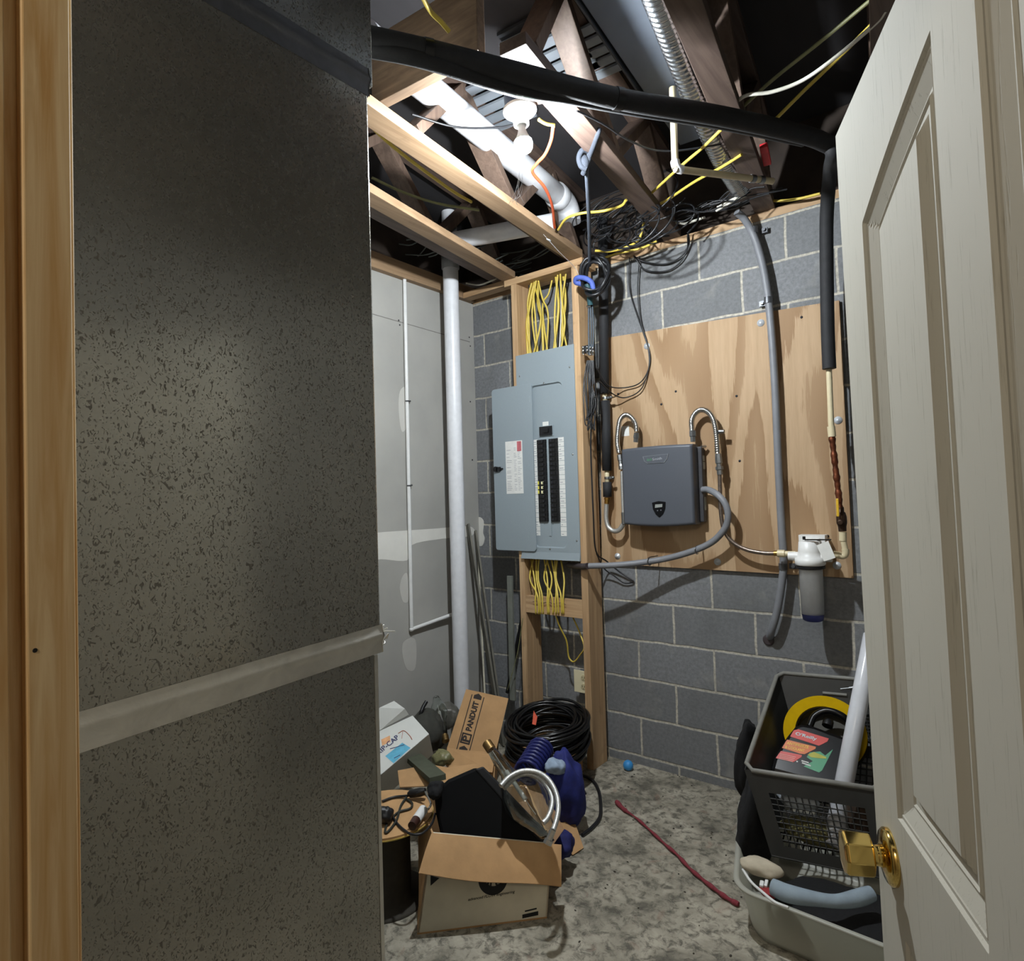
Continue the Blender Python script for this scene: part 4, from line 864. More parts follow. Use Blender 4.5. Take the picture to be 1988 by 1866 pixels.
cable('coax_cable', 'black cable in the wider loop, lower on the plywood', [PY(1242, 498, -0.03), PY(1238, 560, -0.03), PY(1243, 620, -0.03), PY(1256, 665, -0.03), PY(1260, 710, -0.03), PY(1245, 755, -0.04), PY(1215, 772, -0.045), PY(1190, 765, -0.11), PY(1163, 740, -0.2)], 0.0032, CABLE_K)
rp = thing('hanging_rope', 'grey rope tied round the joist, hanging to a knotted coil', 'rope', PY(1148, 560, -0.27))
ROPE = plain('dusty_grey_rope', '#4c535f', 0.9, 0, 0.3, 300, 0.5, 400)
r0 = PZ(1138, 318, 2.70); r1 = PY(1145, 515, -0.27)
MB().tube([r0, r0.lerp(r1, .5) + V((0.004, 0, 0)), r1], 0.0085, 10).build('rope_strand', ROPE, rp)
kn = MB(); ROPED = plain('dark_rope', '#262b34', 0.9, 0, 0.3, 300, 0.5, 400)
kn.tube([r0 + V((0, 0, -0.02)), PZ(1128, 322, 2.69), PZ(1124, 306, 2.72), PZ(1131, 292, 2.74), PZ(1144, 296, 2.74), PZ(1140, 318, 2.70), PZ(1132, 338, 2.68)], 0.0105, 10)
kn.tube([PZ(1138, 318, 2.715), PZ(1150, 290, 2.73), PZ(1161, 260, 2.735), PZ(1164, 250, 2.75)], 0.0095, 10)
kn.ball(PZ(1134, 316, 2.705), (0.022, 0.02, 0.03), 12, 8); kn.build('rope_knot', ROPED, rp)
lk = thing('cable_coil', 'small coil of blue and black cord knotted at the rope end', 'cord', PY(1150, 570, -0.27))
m = MB(); rnd = random.Random(9)
for k in range(5):
    c = PY(1154 + rnd.uniform(-4, 6), 537 + rnd.uniform(-8, 8), -0.27 + rnd.uniform(-.02, .02)); R = rnd.uniform(0.06, 0.105); ph_ = rnd.uniform(0, 3)
    m.tube([c + V((R * math.cos(2 * math.pi * i / 18) * 0.8, 0.025 * math.sin(2 * math.pi * i / 9 + ph_), R * math.sin(2 * math.pi * i / 18))) for i in range(18)], 0.0085, 8, 0, False, True)
m.build('black_loops', CABLE_K, lk)
MB().tube([PY(1130, 552, -0.29), PY(1118, 548, -0.30), PY(1120, 540, -0.31), PY(1134, 540, -0.31), PY(1148, 548, -0.30), PY(1152, 562, -0.29)], 0.013, 10).build('blue_loop', plain('blue_cord', '#4558a0', 0.7, 0, 0.2), lk)
MB().tube([PY(1140, 552, -0.28), PY(1144, 570, -0.27), PY(1146, 592, -0.25)], 0.015, 10).build('teal_sleeve', plain('teal_sleeve', '#22454c', 0.6), lk)
# tangle of black cables on top of the block wall: nobody could count it
tg_ = MB(); rnd = random.Random(31)
for k in range(46):
    u = rnd.random(); x = 1150 + u * 165; y = 462 - u * 28 + rnd.uniform(-58, 12); Y = rnd.uniform(-0.42, -0.06)
    c = PY(x, y, Y); R = rnd.uniform(0.05, 0.15); a0 = rnd.uniform(0, 6.28); sp_ = rnd.uniform(2.5, 5.5); tl_ = rnd.uniform(-0.7, 0.7)
    pts = [c + V((R * math.cos(a0 + sp_ * t), 0.05 * math.sin(3 * t + a0), R * 0.62 * math.sin(a0 + sp_ * t) + tl_ * R * (t - .5))) for t in [i / 8 for i in range(9)]]
    tg_.tube(pts, rnd.choice((0.0028, 0.0035, 0.0042)), 6, 4)
for k in range(26):
    x = 1290 + rnd.random() * 160; t_ = (x - 1290) / 160; y = 430 - t_ * 46 + rnd.uniform(-14, 16); Y = rnd.uniform(-0.30, -0.05)
    p = PY(x, y, Y); q = PY(x + rnd.uniform(40, 90), y - rnd.uniform(4, 40), Y + rnd.uniform(-.05, .05)); tg_.tube([p, p.lerp(q, .5) + V((0, 0, rnd.uniform(-.02, .03))), q], 0.0034, 6, 4)
o = tag(tg_.build('cable_tangle', CABLE_K), 'tangle of thin black cables on top of the block wall', 'cables'); o['kind'] = 'stuff'
tg2 = MB()
for k in range(22):
    x = rnd.uniform(742, 1080); y = 470 + (x - 742) * 0.16 + rnd.uniform(-16, 26); Y = rnd.uniform(-0.5, -0.1)
    p = PZ(x, y, 2.80 + rnd.uniform(-.03, .03)); q = p + V((rnd.uniform(.15, .35), rnd.uniform(-.12, .12), rnd.uniform(-.02, .03))); tg2.tube([p, p.lerp(q, .5) + V((0, 0, -rnd.uniform(.0, .04))), q], 0.0038, 6, 4)
o = tag(tg2.build('cable_tangle', plain('dim_grey_cable', '#3d4240', 0.6, 0, 0.3)), 'dim grey cables lying in the ceiling over the corner', 'cables'); o['kind'] = 'stuff'
for nm, label, pts, r, m in (
    ('power_cable', 'yellow cable end dangling at the top left of the ceiling', [PZ(815, -15, 2.72), PZ(836, 22, 2.72), PZ(856, 42, 2.71), PZ(872, 61, 2.70)], 0.0065, CABLE_Y),
    ('power_cable', 'long yellow cable stretched under the left rails towards the panel', [PZ(715, 240, 2.79), PZ(760, 282, 2.79), PZ(815, 325, 2.79), PZ(880, 372, 2.79), PZ(915, 392, 2.80)], 0.0070, CABLE_Y),
    ('power_cable', 'short yellow cable from the lampholder to the joist', [PZ(1046, 232, 2.735), PZ(1060, 240, 2.735), PZ(1076, 243, 2.74)], 0.0060, CABLE_Y),
    ('power_cable', 'yellow cable curving past the rope above the stud frame', [PZ(1084, 446, 2.72), PZ(1100, 424, 2.72), PZ(1130, 414, 2.72), PZ(1170, 410, 2.72), PZ(1205, 400, 2.72), PZ(1216, 388, 2.73)], 0.0062, CABLE_Y),
    ('power_cable', 'yellow cable low in the black tangle by the hanging rope', [PY(1155, 487, -0.3), PY(1185, 488, -0.25), PY(1215, 480, -0.2), PY(1240, 465, -0.2), PY(1250, 432, -0.2)], 0.0060, CABLE_Y),
    ('power_cable', 'yellow cable running level over the black tangle on the wall top', [PY(1160, 505, -0.22), PY(1200, 492, -0.18), PY(1245, 482, -0.15), PY(1275, 468, -0.15)], 0.0060, CABLE_Y),
    ('power_cable', 'dim greenish cable sloping up to the top right beside the door', [PZ(1445, 205, 2.80), PZ(1500, 155, 2.80), PZ(1600, 75, 2.80), PZ(1700, -8, 2.80)], 0.0058, CABLE_G),
    ('data_cable', 'white cable sagging up towards the top of the door', [PZ(1408, 245, 2.78), PZ(1425, 205, 2.76), PZ(1450, 185, 2.75), PZ(1500, 178, 2.74), PZ(1560, 155, 2.74), PZ(1630, 105, 2.74), PZ(1700, 45, 2.74), PZ(1720, 20, 2.74)], 0.0062, CABLE_W),
    ('power_cable', 'yellow cable crossing over the insulated pipe near the door', [PZ(1470, 262, 2.80), PZ(1497, 240, 2.80), PZ(1555, 182, 2.80), PZ(1640, 100, 2.80), PZ(1700, 40, 2.80)], 0.0062, CABLE_Y),
    ('power_cable', 'yellow cable slanting across the flexible duct, upper of two', [PZ(1402, 250, 2.72), PZ(1365, 286, 2.72), PZ(1325, 320, 2.74), PZ(1270, 370, 2.77), PZ(1240, 396, 2.77)], 0.0058, CABLE_Y),
    ('power_cable', 'yellow cable slanting past the white elbow pipe, lower of two', [PZ(1440, 300, 2.73), PZ(1400, 325, 2.74), PZ(1350, 352, 2.76), PZ(1300, 385, 2.77), PZ(1270, 402, 2.77)], 0.0058, CABLE_Y),
    ('power_cable', 'yellow cable lying on the sill plate left of the insulated drop', [PY(1478, 385, -0.03), PY(1510, 390, -0.05), PY(1550, 386, -0.06), PY(1592, 376, -0.06)], 0.0062, CABLE_Y),
    ('extension_cord', 'orange cord hanging down behind the lit bulb', [PZ(1074, 246, 2.72), PZ(1070, 272, 2.72), PZ(1058, 300, 2.72), PZ(1042, 318, 2.72), PZ(1034, 335, 2.72), PZ(1058, 365, 2.72), PZ(1072, 400, 2.72), PZ(1077, 442, 2.72)], 0.0062, CABLE_O),
    ('data_cable', 'thin dark wire strung from the rails past the bulb to the right', [PZ(800, 222, 2.80), PZ(880, 246, 2.80), PZ(960, 248, 2.79), PZ(1000, 242, 2.78)], 0.0040, CABLE_K),
    ('data_cable', 'thin dark wire crossing from the joist to the flexible duct', [PZ(1120, 215, 2.72), PZ(1170, 240, 2.72), PZ(1220, 272, 2.72), PZ(1270, 291, 2.72), PZ(1320, 292, 2.72), PZ(1400, 280, 2.73)], 0.0036, CABLE_K),
    ('data_cable', 'black cable sagging over the top course of blocks', [PY(1230, 497, -0.05), PY(1250, 508, -0.03), PY(1290, 513, -0.02), PY(1320, 500, -0.02), PY(1337, 475, -0.03), PY(1336, 450, -0.06)], 0.0040, CABLE_K),
    ('data_cable', 'second black cable sagging lower over the top blocks', [PY(1232, 500, -0.05), PY(1252, 524, -0.03), PY(1290, 527, -0.02), PY(1318, 512, -0.02), PY(1334, 484, -0.03), PY(1335, 455, -0.06)], 0.0040, CABLE_K),
    ('data_cable', 'white cable end lying on the wall top among black ones', [PY(1312, 432, -0.1), PY(1330, 434, -0.1), PY(1350, 428, -0.1), PY(1368, 422, -0.12)], 0.0060, CABLE_W),
    ('data_cable', 'pale cable bundle strand left of the second truss foot', [PY(1392, 402, -0.2), PY(1420, 388, -0.2), PY(1452, 374, -0.2), PY(1470, 362, -0.2)], 0.0055, CABLE_W),
    ('data_cable', 'pale cable just under another left of the second truss foot', [PY(1390, 410, -0.2), PY(1425, 390, -0.2), PY(1460, 376, -0.2), PY(1475, 370, -0.2)], 0.0050, CABLE_W),
    ('power_cable', 'old grey-green cable sagging behind the left rails', [PZ(722, 345, 2.85), PZ(780, 372, 2.83), PZ(850, 395, 2.82), PZ(930, 408, 2.82)], 0.0062, CABLE_G),
    ('power_cable', 'pale cable loop hanging in the ceiling by the panel frame', [PZ(905, 550, 2.75), PZ(930, 553, 2.72), PZ(955, 545, 2.72), PZ(968, 538, 2.75)], 0.0050, CABLE_W)):
    cable(nm, label, pts, r, m)
# small white condensate line hanging from the trusses
wl_ = thing('overhead_water_line', 'thin cream pipe hanging down then turning level at an elbow', 'pipe', PZ(1312, 330, 2.66))
ea = PZ(1311, 328, 2.62)
MB().cyl(ea, V((ea.x + 0.005, ea.y - 0.01, 2.915)), 0.0125, 14).build('pipe_run', CPVC, wl_)
eb = PZ(1500, 352, 2.66); MB().cyl(ea, eb, 0.0125, 14).build('pipe_run', CPVC, wl_)
dv = (eb - ea).normalized()
MB().tube(elbow_pts(ea + V((0, 0, 0.04)), ea, ea + dv * 0.045, 0.03), 0.0165, 14, 0).build('elbow', PVC, wl_)
c = ea.lerp(eb, 0.76); m = MB(); m.lathe(c, dv, [(0, .0155), (.02, .0155)], 12); m.lathe(c + dv * 0.045, dv, [(0, .0155), (.02, .0155)], 12); m.build('pipe_clamp', ZINC, wl_)
rd = thing('red_clamp', 'bright red plastic fitting beside the second truss near the door', 'fitting', PZ(1488, 300, 2.78))
RED = plain('bright_red_plastic', '#d8343c', 0.5)
MB().bar(PZ(1482, 282, 2.80), PZ(1490, 318, 2.78), 0.03, 0.02).build('red_body', RED, rd, None, 0.003)
MB().bar(PZ(1434, 332, 2.78), PZ(1442, 336, 2.78), 0.02, 0.02).build('red_tab', RED, rd, None, 0.003)

# ------------------------------------------------------------------ planks and poles leaning in the corner
def lean(name, label, a, b, w, d, m, up=(0.3, -1, 0)):
    return tag(MB().bar(a, b, w, d, up).build(name, m, None, None, 0.002), label, 'plank' if 'plank' in name else 'pole')
def tofloor(a, b): return b + (a - b) * ((b.z - 0.002) / (b.z - a.z))
lean('grey_plank', 'wide weathered plank leaning in the corner behind the white pipe', tofloor(PY(958, 1335, -0.20), PX(908, 1018, -1.275)), PX(908, 1018, -1.275), 0.012, 0.055, GREYWOOD, (1, -0.6, 0))
lean('grey_plank', 'narrow grey plank leaning just right of the wide one', tofloor(PY(966, 1345, -0.17), PX(923, 1030, -1.275)), PX(923, 1030, -1.275), 0.012, 0.03, GREYWOOD, (1, -0.6, 0))
lean('grey_plank', 'upright greenish grey plank standing under the open panel door', PY(996, 1360, -0.16), PY(990, 1118, -0.10), 0.036, 0.018, plain('greenish_grey_board', '#6d7068', 0.8, 0, 0.12, 20), (0, -1, 0))
tag(MB().cyl(tofloor(PY(941, 1345, -0.24), PY(929, 1090, -0.06)), PY(929, 1090, -0.06), 0.006, 10).build('thin_rod', plain('cream_rod', '#b9b4a2', 0.6)), 'thin cream rod leaning beside the grey planks', 'rod')
tag(MB().cyl(PY(985, 1345, -0.10), PY(1014, 1200, -0.06), 0.012, 10).cyl(PY(1014, 1200, -0.06), PY(1018, 1075, -0.03), 0.012, 10).build('bent_pipe', BLACKP), 'black bent pipe standing behind the upright plank', 'pipe')
cable('thin_wire', 'thin pale wire slanting beside the left stud near the floor', [PY(1015, 1200, -0.21), PY(1004, 1270, -0.21), PY(985, 1340, -0.21)], 0.002, CABLE_G)
# ------------------------------------------------------------------ junk on the floor
def blob(c, r, seed, amp=0.16, nu=36, nv=22, freq=7):
    rnd = random.Random(seed); ph = [rnd.uniform(0, 6) for _ in range(8)]
    def fn(d):
        s = 1.0
        for i, f in enumerate((1, 1.7, 2.6, 4.1)):
            s += amp / (i + 1) * math.sin(freq * 0.4 * f * d.x + ph[i]) * math.cos(freq * 0.4 * f * d.y + ph[i + 4]) * math.cos(freq * .3 * f * d.z + ph[7 - i])
        return s
    m = MB(); m.ball(c, r, nu, nv, fn); return m
def sheet(poly, n, t=0.004): return MB().prism(poly, V(n).normalized() * -t)
# front carton with its flap folded out
A, B = PZ(810, 1815, 0.0), PZ(1062, 1783, 0.0); fd = (B - A).normalized(); bk = V((-fd.y, fd.x, 0)); up = V((0, 0, 1))
fb = thing('cardboard_box', 'open white printed carton at the front with a brown flap folded out', 'box', A + fd * 0.22 + bk * 0.15)
HB = 0.285; DBX = 0.36; lean_ = -bk * 0.0
T0 = PZ(838, 1617, HB + 0.01); fnrm = fd.cross((T0 - A)).normalized()
if fnrm.dot(CAM - A) < 0: fnrm = -fnrm
T1 = PN(1072, 1638.5, A, fnrm)
front = MB(); front.hexa([A, B, B + bk * 0.006, A + bk * 0.006, T0, T1, T1 + bk * 0.006, T0 + bk * 0.006]); fpan = front.build('front_panel', BOXW, fb)
Ab, Bb = A + bk * DBX, B + bk * DBX; T0b, T1b = Ab + up * HB, Bb + up * HB
MB().hexa([A, A + fd * 0.006, Ab + fd * 0.006, Ab, T0, T0 + fd * 0.006, T0b + fd * 0.006, T0b]).build('side_panel', CARD, fb)
MB().hexa([B - fd * 0.006, B, Bb, Bb - fd * 0.006, T1 - fd * 0.006, T1, T1b, T1b - fd * 0.006]).build('side_panel', CARD, fb)
MB().hexa([Ab, Bb, Bb + bk * 0.006, Ab + bk * 0.006, T0b, T1b, T1b + bk * 0.006, T0b + bk * 0.006]).build('back_panel', CARD, fb)
MB().hexa([A, B, Bb, Ab, A + up * 0.005, B + up * 0.005, Bb + up * 0.005, Ab + up * 0.005]).build('bottom_panel', CARD, fb)
K0, K1 = PN(838, 1617, A + fnrm * 0.004, fnrm), PN(1090, 1640, A + fnrm * 0.004, fnrm)
fl0, fl1 = PN(813, 1697, A + fnrm * 0.065, fnrm), PN(1090, 1722, A + fnrm * 0.055, fnrm)
flp = MB()
def flf(u, v):
    a, b = K0.lerp(K1, u), fl0.lerp(fl1, u); s = 0.010 * math.sin(u * math.pi) * v
    return a.lerp(b, v) + V((0, 0, 1)) * (0.006 * math.sin(v * math.pi) + 0.004 * math.sin(u * 7 + 2.2) * v) + V((0.6, -0.7, 0.2)) * s
flp.grid(flf, 16, 6)
flp.grid(lambda u, v: flf(u, 1 - v) + V((-0.003, 0.003, -0.004)), 16, 6); flp.build('box_flap', CARD, fb)
# print on the carton front: round emblem, line of type and a small label
FN = (T0 - A).cross(fd) * -1
fnrm = fd.cross((T0 - A)).normalized()
if fnrm.dot(CAM - A) < 0: fnrm = -fnrm
fup = (T0 - A) - fd * (T0 - A).dot(fd); fup.normalize()
def fp(px, py, o=0.001): return PN(px, py, A + fnrm * o, fnrm)
ec = fp(957, 1708); er = (fp(985, 1708) - ec).length; em = MB()
ring = [ec + fd * (er * 1.0 * math.cos(a)) + fup * (er * 0.95 * math.sin(a)) for a in [math.radians(-180 + 200 * i / 24 - 10) for i in range(25)]]
inn = [ec + fd * (er * 0.60 * math.cos(a) + er * 0.06) + fup * (er * 0.50 * math.sin(a) + er * 0.10) for a in [math.radians(-180 + 200 * i / 24 - 10) for i in range(25)]]
em.add(ring + inn, [(i, i + 1, 25 + i + 1, 25 + i) for i in range(24)])
text_into(em, 'aFe', ec - fd * er * 0.60 - fup * er * 0.42, fd, fup, er * 0.62, 0, 0.0008, 0.02, 0.2, er * 1.1)
em.build('printed_emblem', INK, fpan)
li = MB(); text_into(li, 'advanced FLOW engineering', fp(909, 1751), fp(1000, 1735) - fp(909, 1751), fup, 0.011, 0, 0.0006, 0.01, 0.3, (fp(1000, 1735) - fp(909, 1751)).length); li.build('printed_line', INK, fpan)
lb_ = MB(); p, q, r_, s_ = fp(1014, 1776), fp(1045, 1769), fp(1045, 1777), fp(1014, 1783.5); lb_.add([p, q, r_, s_], [(0, 3, 2, 1)])
p, q, r_, s_ = fp(1019, 1768), fp(1042, 1762.5), fp(1042, 1765.5), fp(1019, 1771); lb_.add([p, q, r_, s_], [(0, 3, 2, 1)]); lb_.build('printed_label', INK, fpan)
p = MB(); p.add([fp(836, 1700), fp(853, 1705), fp(836, 1720)], [(0, 2, 1)]); p.build('printed_corner', INK, fpan)

# black case lying in the carton
cn = V((0.55, -0.62, 0.45)).normalized(); c0 = V((-0.13, -1.20, 0.42))
def cp(x, y): return PN(x, y, c0, cn)
blk = thing('black_case', 'black plastic case lying tilted in the front carton', 'case', V((-0.13, -1.15, 0.28)))
poly = [cp(843, 1548), cp(850, 1531), cp(870, 1513), cp(925, 1489), cp(1062, 1628), cp(1040, 1655), cp(870, 1650), cp(855, 1620), cp(846, 1580)]
MB().prism(poly, cn * -0.13).build('case_shell', plain('black_case_plastic', '#060607', 0.7, 0, 0.2, **{'Specular IOR Level': 0.15}), blk, None, 0.012)
rim = MB(); rim.hexa([cp(1052, 1640) + cn * 0.004, cp(1078, 1632) + cn * 0.004, cp(1078, 1632) - cn * 0.13, cp(1052, 1640) - cn * 0.13, cp(921, 1494) + cn * 0.004, cp(938, 1488) + cn * 0.004, cp(938, 1488) - cn * 0.13, cp(921, 1494) - cn * 0.13])
rim.build('case_rim', plain('dark_grey_plastic', '#141416', 0.6, 0, 0.15, **{'Specular IOR Level': 0.3}), blk, None, 0.006)
tag(blob(PZ(846, 1533, 0.40), (0.028, 0.036, 0.028), 17, 0.25).build('black_pouch', DARKCLOTH), 'small black pouch slumped at the left of the black case', 'pouch')

# big lamp bulbs
def hid(label, base, tip, R, name='lamp_bulb'):
    base, tip = V(base), V(tip); L_ = (tip - base).length; ax_ = (tip - base) / L_; t = thing(name, label, 'bulb', base)
    m = MB(); sc = []
    for i in range(8): sc += [(0.006 + i * 0.0045, 0.0175), (0.00825 + i * 0.0045, 0.0195)]
    m.lathe(base, ax_, [(0, 0.006), (0.003, 0.012)] + sc + [(0.044, 0.0175)], 20); m.build('screw_base', plain('tarnished_brass_cap', '#8a7048', 0.4, 0.9, 0.2, 60), t)
    MB().lathe(base, ax_, [(0.044, 0.017), (0.06, 0.0185), (0.10, 0.0235), (L_ * 0.36, 0.026), (L_ * 0.44, R * 0.5), (L_ * 0.54, R * 0.85), (L_ * 0.64, R), (L_ * 0.74, R * 0.93), (L_ * 0.84, R * 0.62), (L_ * 0.90, R * 0.48), (L_ * 0.97, R * 0.38), (L_, 0.004), (L_ - 0.003, 0.004), (L_ * 0.965, R * 0.36), (L_ * 0.90, R * 0.46), (L_ * 0.84, R * 0.60), (L_ * 0.74, R * 0.91), (L_ * 0.64, R * 0.975), (L_ * 0.54, R * 0.83), (L_ * 0.44, R * 0.47), (L_ * 0.36, 0.0245), (0.10, 0.022), (0.047, 0.0155), (0.044, 0.017)], 32, False).build('glass_envelope', GLASS, t)
    m = MB(); m.tube([base + ax_ * 0.05, base + ax_ * L_ * 0.8], 0.0018, 6, 0); m.cyl(base + ax_ * L_ * 0.35, base + ax_ * L_ * 0.65, 0.008, 12); m.build('arc_tube', plain('arc_tube_ceramic', '#c9c9c4', 0.3, 0.3), t)
    return t
hid('large clear lamp bulb with brass screw cap standing behind black case', PZ(943, 1440, 0.50), PZ(1068, 1622, 0.30), 0.080)
hid('dirty clear lamp bulb lying left of the brown printed box', PZ(866, 1442, 0.20), PZ(846, 1352, 0.36), 0.045)

# braided hose loop over the case
hz = thing('braided_loop_hose', 'shiny braided supply hose looped over the black case', 'hose', PZ(1070, 1630, 0.36))
hz_ = lambda y: 0.36 + (1630 - y) / 140 * 0.12
MB().tube([PZ(x, y, hz_(y)) for x, y in ((972, 1526), (990, 1508), (1015, 1497), (1042, 1499), (1064, 1513), (1079, 1538), (1084, 1565), (1081, 1590), (1074, 1612))], 0.0085, 12).build('braided_hose', BRAID, hz)
MB().tube([PZ(x, y, hz_(y) - .012) for x, y in ((978, 1530), (1000, 1510), (1022, 1503), (1045, 1509), (1062, 1526), (1072, 1550), (1070, 1572), (1062, 1590), (1054, 1598))], 0.0085, 12).build('braided_hose', BRAID, hz)
a, b = PZ(1074, 1611, hz_(1611)), PZ(1066, 1630, hz_(1630) - .01)
MB().lathe(a, b - a, [(0, .0105), (.03, .0105), (.031, .015), (.045, .015)], 8, True, 0, False).build('hose_nut', STEEL, hz)
# cardboard behind the big bulb, its brown darkened to paint in shade
tag(sheet([PZ(985, 1520, .24), PZ(1060, 1540, .24), PZ(1095, 1610, .20), PZ(1060, 1660, .16), PZ(980, 1640, .18)], (0.4, -0.5, 0.75)).build('cardboard_piece', plain('shaded_brown_cardboard', '#8a6a4c', 0.85, 0, 0.2, 14)), 'brown cardboard piece seen through the big clear bulb', 'cardboard')
# blue cloth bag and coil
tag(blob(PZ(1097, 1535, 0.17), (0.085, 0.09, 0.16), 52, 0.16, freq=9).build('blue_bag', BLUECLOTH), 'deep blue fabric bag right of the black case', 'bag')
tag(blob(PZ(1078, 1488, 0.30), (0.045, 0.04, 0.03), 53, 0.2).build('grey_blue_cloth', LTBLUE), 'pale grey-blue cloth bundle on top of the blue bag', 'cloth')
tag(blob(PZ(1088, 1637, 0.10), (0.06, 0.05, 0.05), 54, 0.2).build('blue_rag', plain('navy_rag', '#181c58', 0.8, 0, 0.3, 40, 0.4, 90)), 'dark navy rag on the floor right of the carton flap', 'rag')
bc = thing('coiled_hose', 'blue springy coiled air hose in front of the black cable coil', 'hose', PZ(1035, 1475, 0.16))
ca, cb_ = PZ(1052, 1452, 0.29), PZ(1022, 1502, 0.26); axx = (cb_ - ca).normalized(); xx = axx.orthogonal().normalized(); yy = axx.cross(xx)
MB().tube([ca.lerp(cb_, i / 96) + (xx * math.cos(i * 2 * math.pi / 12) + yy * math.sin(i * 2 * math.pi / 12)) * 0.052 for i in range(97)], 0.0085, 8, 0).build('hose_coil', BLUEPL, bc)
# black cable coil
co = thing('cable_coil', 'large coil of shiny black cable lying in front of the stud frame', 'cable', PZ(1062, 1428, 0.24) - V((0, 0, 0.08)))
cc0 = PZ(1062, 1426, 0.235); m = MB(); rnd = random.Random(77)
for k in range(34):
    R = rnd.uniform(0.142, 0.215); h = rnd.uniform(-0.075, 0.075); e1, e2 = rnd.uniform(-.012, .012), rnd.uniform(-.012, .012); p0 = rnd.uniform(0, 6)
    m.tube([cc0 + V((R * math.cos(a) + e1, (R * math.sin(a)) * 0.98 + e2, h + 0.012 * math.sin(2 * a + p0) + 0.05 * math.sin(a) * 0.6)) for a in [2 * math.pi * i / 40 for i in range(40)]], 0.0075, 8, 0, False, True)
m.build('cable_turns', plain('glossy_black_cable', '#0d0d0f', 0.28, 0, 0.2), co)
a = cc0 + V((-0.10, -0.10, 0.09)); tg1 = MB(); tg1.prism([PZ(1036, 1380, .345), PZ(1043, 1392, .335), PZ(1040, 1408, .31), PZ(1033, 1406, .315)], (0.004, -0.004, 0.002)); tg1.build('orange_tie', plain('coral_tape', '#c9573f', 0.6), co)
tag(MB().box(V((cc0.x - 0.17, cc0.y - 0.15, 0)), V((cc0.x + 0.08, cc0.y + 0.20, cc0.z - 0.088))).build('small_carton', CARD, None, None, 0.003), 'brown carton underneath the black coil', 'box')

# brown printed carton standing behind
pn = V((0.50, -0.66, 0.55)).normalized(); p0_ = PZ(905, 1450, 0.22)
def pp(x, y, o=0.0): return PN(x, y, p0_ + pn * o, pn)
pb = thing('cardboard_box', 'brown carton with black printed strip, propped in front of the white pipe', 'box', PZ(905, 1470, 0.0))
quad = [pp(868, 1452), pp(962, 1462), pp(987, 1356), pp(905, 1338)]
MB().prism(quad, pn * -0.006).build('printed_panel', CARD, pb)
dq = pn * -0.22 ; dq.z = 0
g1 = [pp(870, 1452), pp(962, 1462), pp(958, 1496), pp(866, 1486)]
flpn = MB(); k0, k1 = pp(868, 1452), pp(962, 1462); l0, l1 = PZ(866, 1488, 0.16), PZ(956, 1500, 0.15)
flpn.hexa([l0, l1, l1 + V((-.004, .006, 0)), l0 + V((-.004, .006, 0)), k0, k1, k1 + V((-.004, .006, 0)), k0 + V((-.004, .006, 0))]); flpn.build('box_flap', CARD, pb)
bo2 = MB(); bq = [V((q.x, q.y, q.z)) for q in quad]; off = V((-0.10, 0.16, -0.03))
bo2.hexa([V((l0.x, l0.y, 0)), V((l1.x, l1.y, 0)), V((l1.x, l1.y, 0)) + V((-.08, .12, 0)), V((l0.x, l0.y, 0)) + V((-.08, .12, 0)), k0 - pn * .008, k1 - pn * .008, k1 + V((-.08, .12, 0)), k0 + V((-.08, .12, 0))]); bo2.build('box_body', CARD, pb)
ru = (pp(938, 1345) - pp(904, 1470)).normalized(); rv = pn.cross(ru)
ptx = MB(); cA = pp(903, 1464, .0006); LN = (pp(938, 1349) - pp(903, 1464)).length
def pq(a, b): return cA + ru * (a * LN) + rv * (b * LN)
rvs = 0.20
for b0, b1, a0, a1 in ((rvs, rvs + .016, 0.02, 0.96), (-.016, 0, 0.02, 0.96)):
    ptx.add([pq(a0, b0 - .05), pq(a1, b0 - .05), pq(a1, b1 - .05), pq(a0, b1 - .05)], [(0, 1, 2, 3)])
for a0 in (0.02, 0.90):
    ptx.add([pq(a0, -0.02), pq(a0 + .06, -0.02), pq(a0 + .10, .05), pq(a0 + .06, .12), pq(a0, .12)], [(0, 1, 2, 3, 4)])
for (a, b), (a1, b1) in (((.15, -.03), (.32, -.005)), ((.15, .115), (.32, .14)), ((.15, -.03), (.175, .14)), ((.295, -.03), (.32, .14))):
    ptx.add([pq(a, b), pq(a1, b), pq(a1, b1), pq(a, b1)], [(0, 1, 2, 3)])
text_into(ptx, 'P', pq(0.185, -0.005), ru, rv, LN * 0.12, 0, 0.0002, 0.04, 0, LN * 0.10)
text_into(ptx, 'PANDUIT', pq(0.36, 0.0), ru, rv, LN * 0.105, 0, 0.0002, 0.05, 0, LN * 0.50)
ptx.build('printed_strip', CARDD, pb)

# white carton with blue label at the left
wz = 0.36
gn = V((0.30, -0.45, 0.84)).normalized(); g0 = PZ(790, 1430, wz)
def gp(x, y, o=0.0): return PN(x, y, g0 + gn * o, gn)
gb = thing('wire_connector_carton', 'white carton with blue label tipped beside the duct', 'box', PZ(800, 1480, 0.1))
gq = [gp(700, 1530), gp(742, 1502), gp(833, 1425), gp(801, 1389), gp(739, 1418), gp(700, 1437)]
MB().prism(gq, gn * -0.15).build('carton_body', CARDW, gb, None, 0.002)
fq = [gp(702, 1437, .002), gp(739, 1417, .002), gp(794, 1388, .002), PZ(786, 1376, wz + .10), PZ(765, 1361, wz + .115), PZ(737, 1374, wz + .11), PZ(700, 1392, wz + .10)]
MB().prism(fq, V((-0.003, 0.004, -0.003))).build('box_flap', CARDW, gb)
gu = (gp(833, 1425) - gp(742, 1502)).normalized(); gv = gn.cross(gu)
lbq = [gp(748, 1468, .001), gp(781, 1442, .001), gp(797, 1452, .001), gp(764, 1482, .001)]
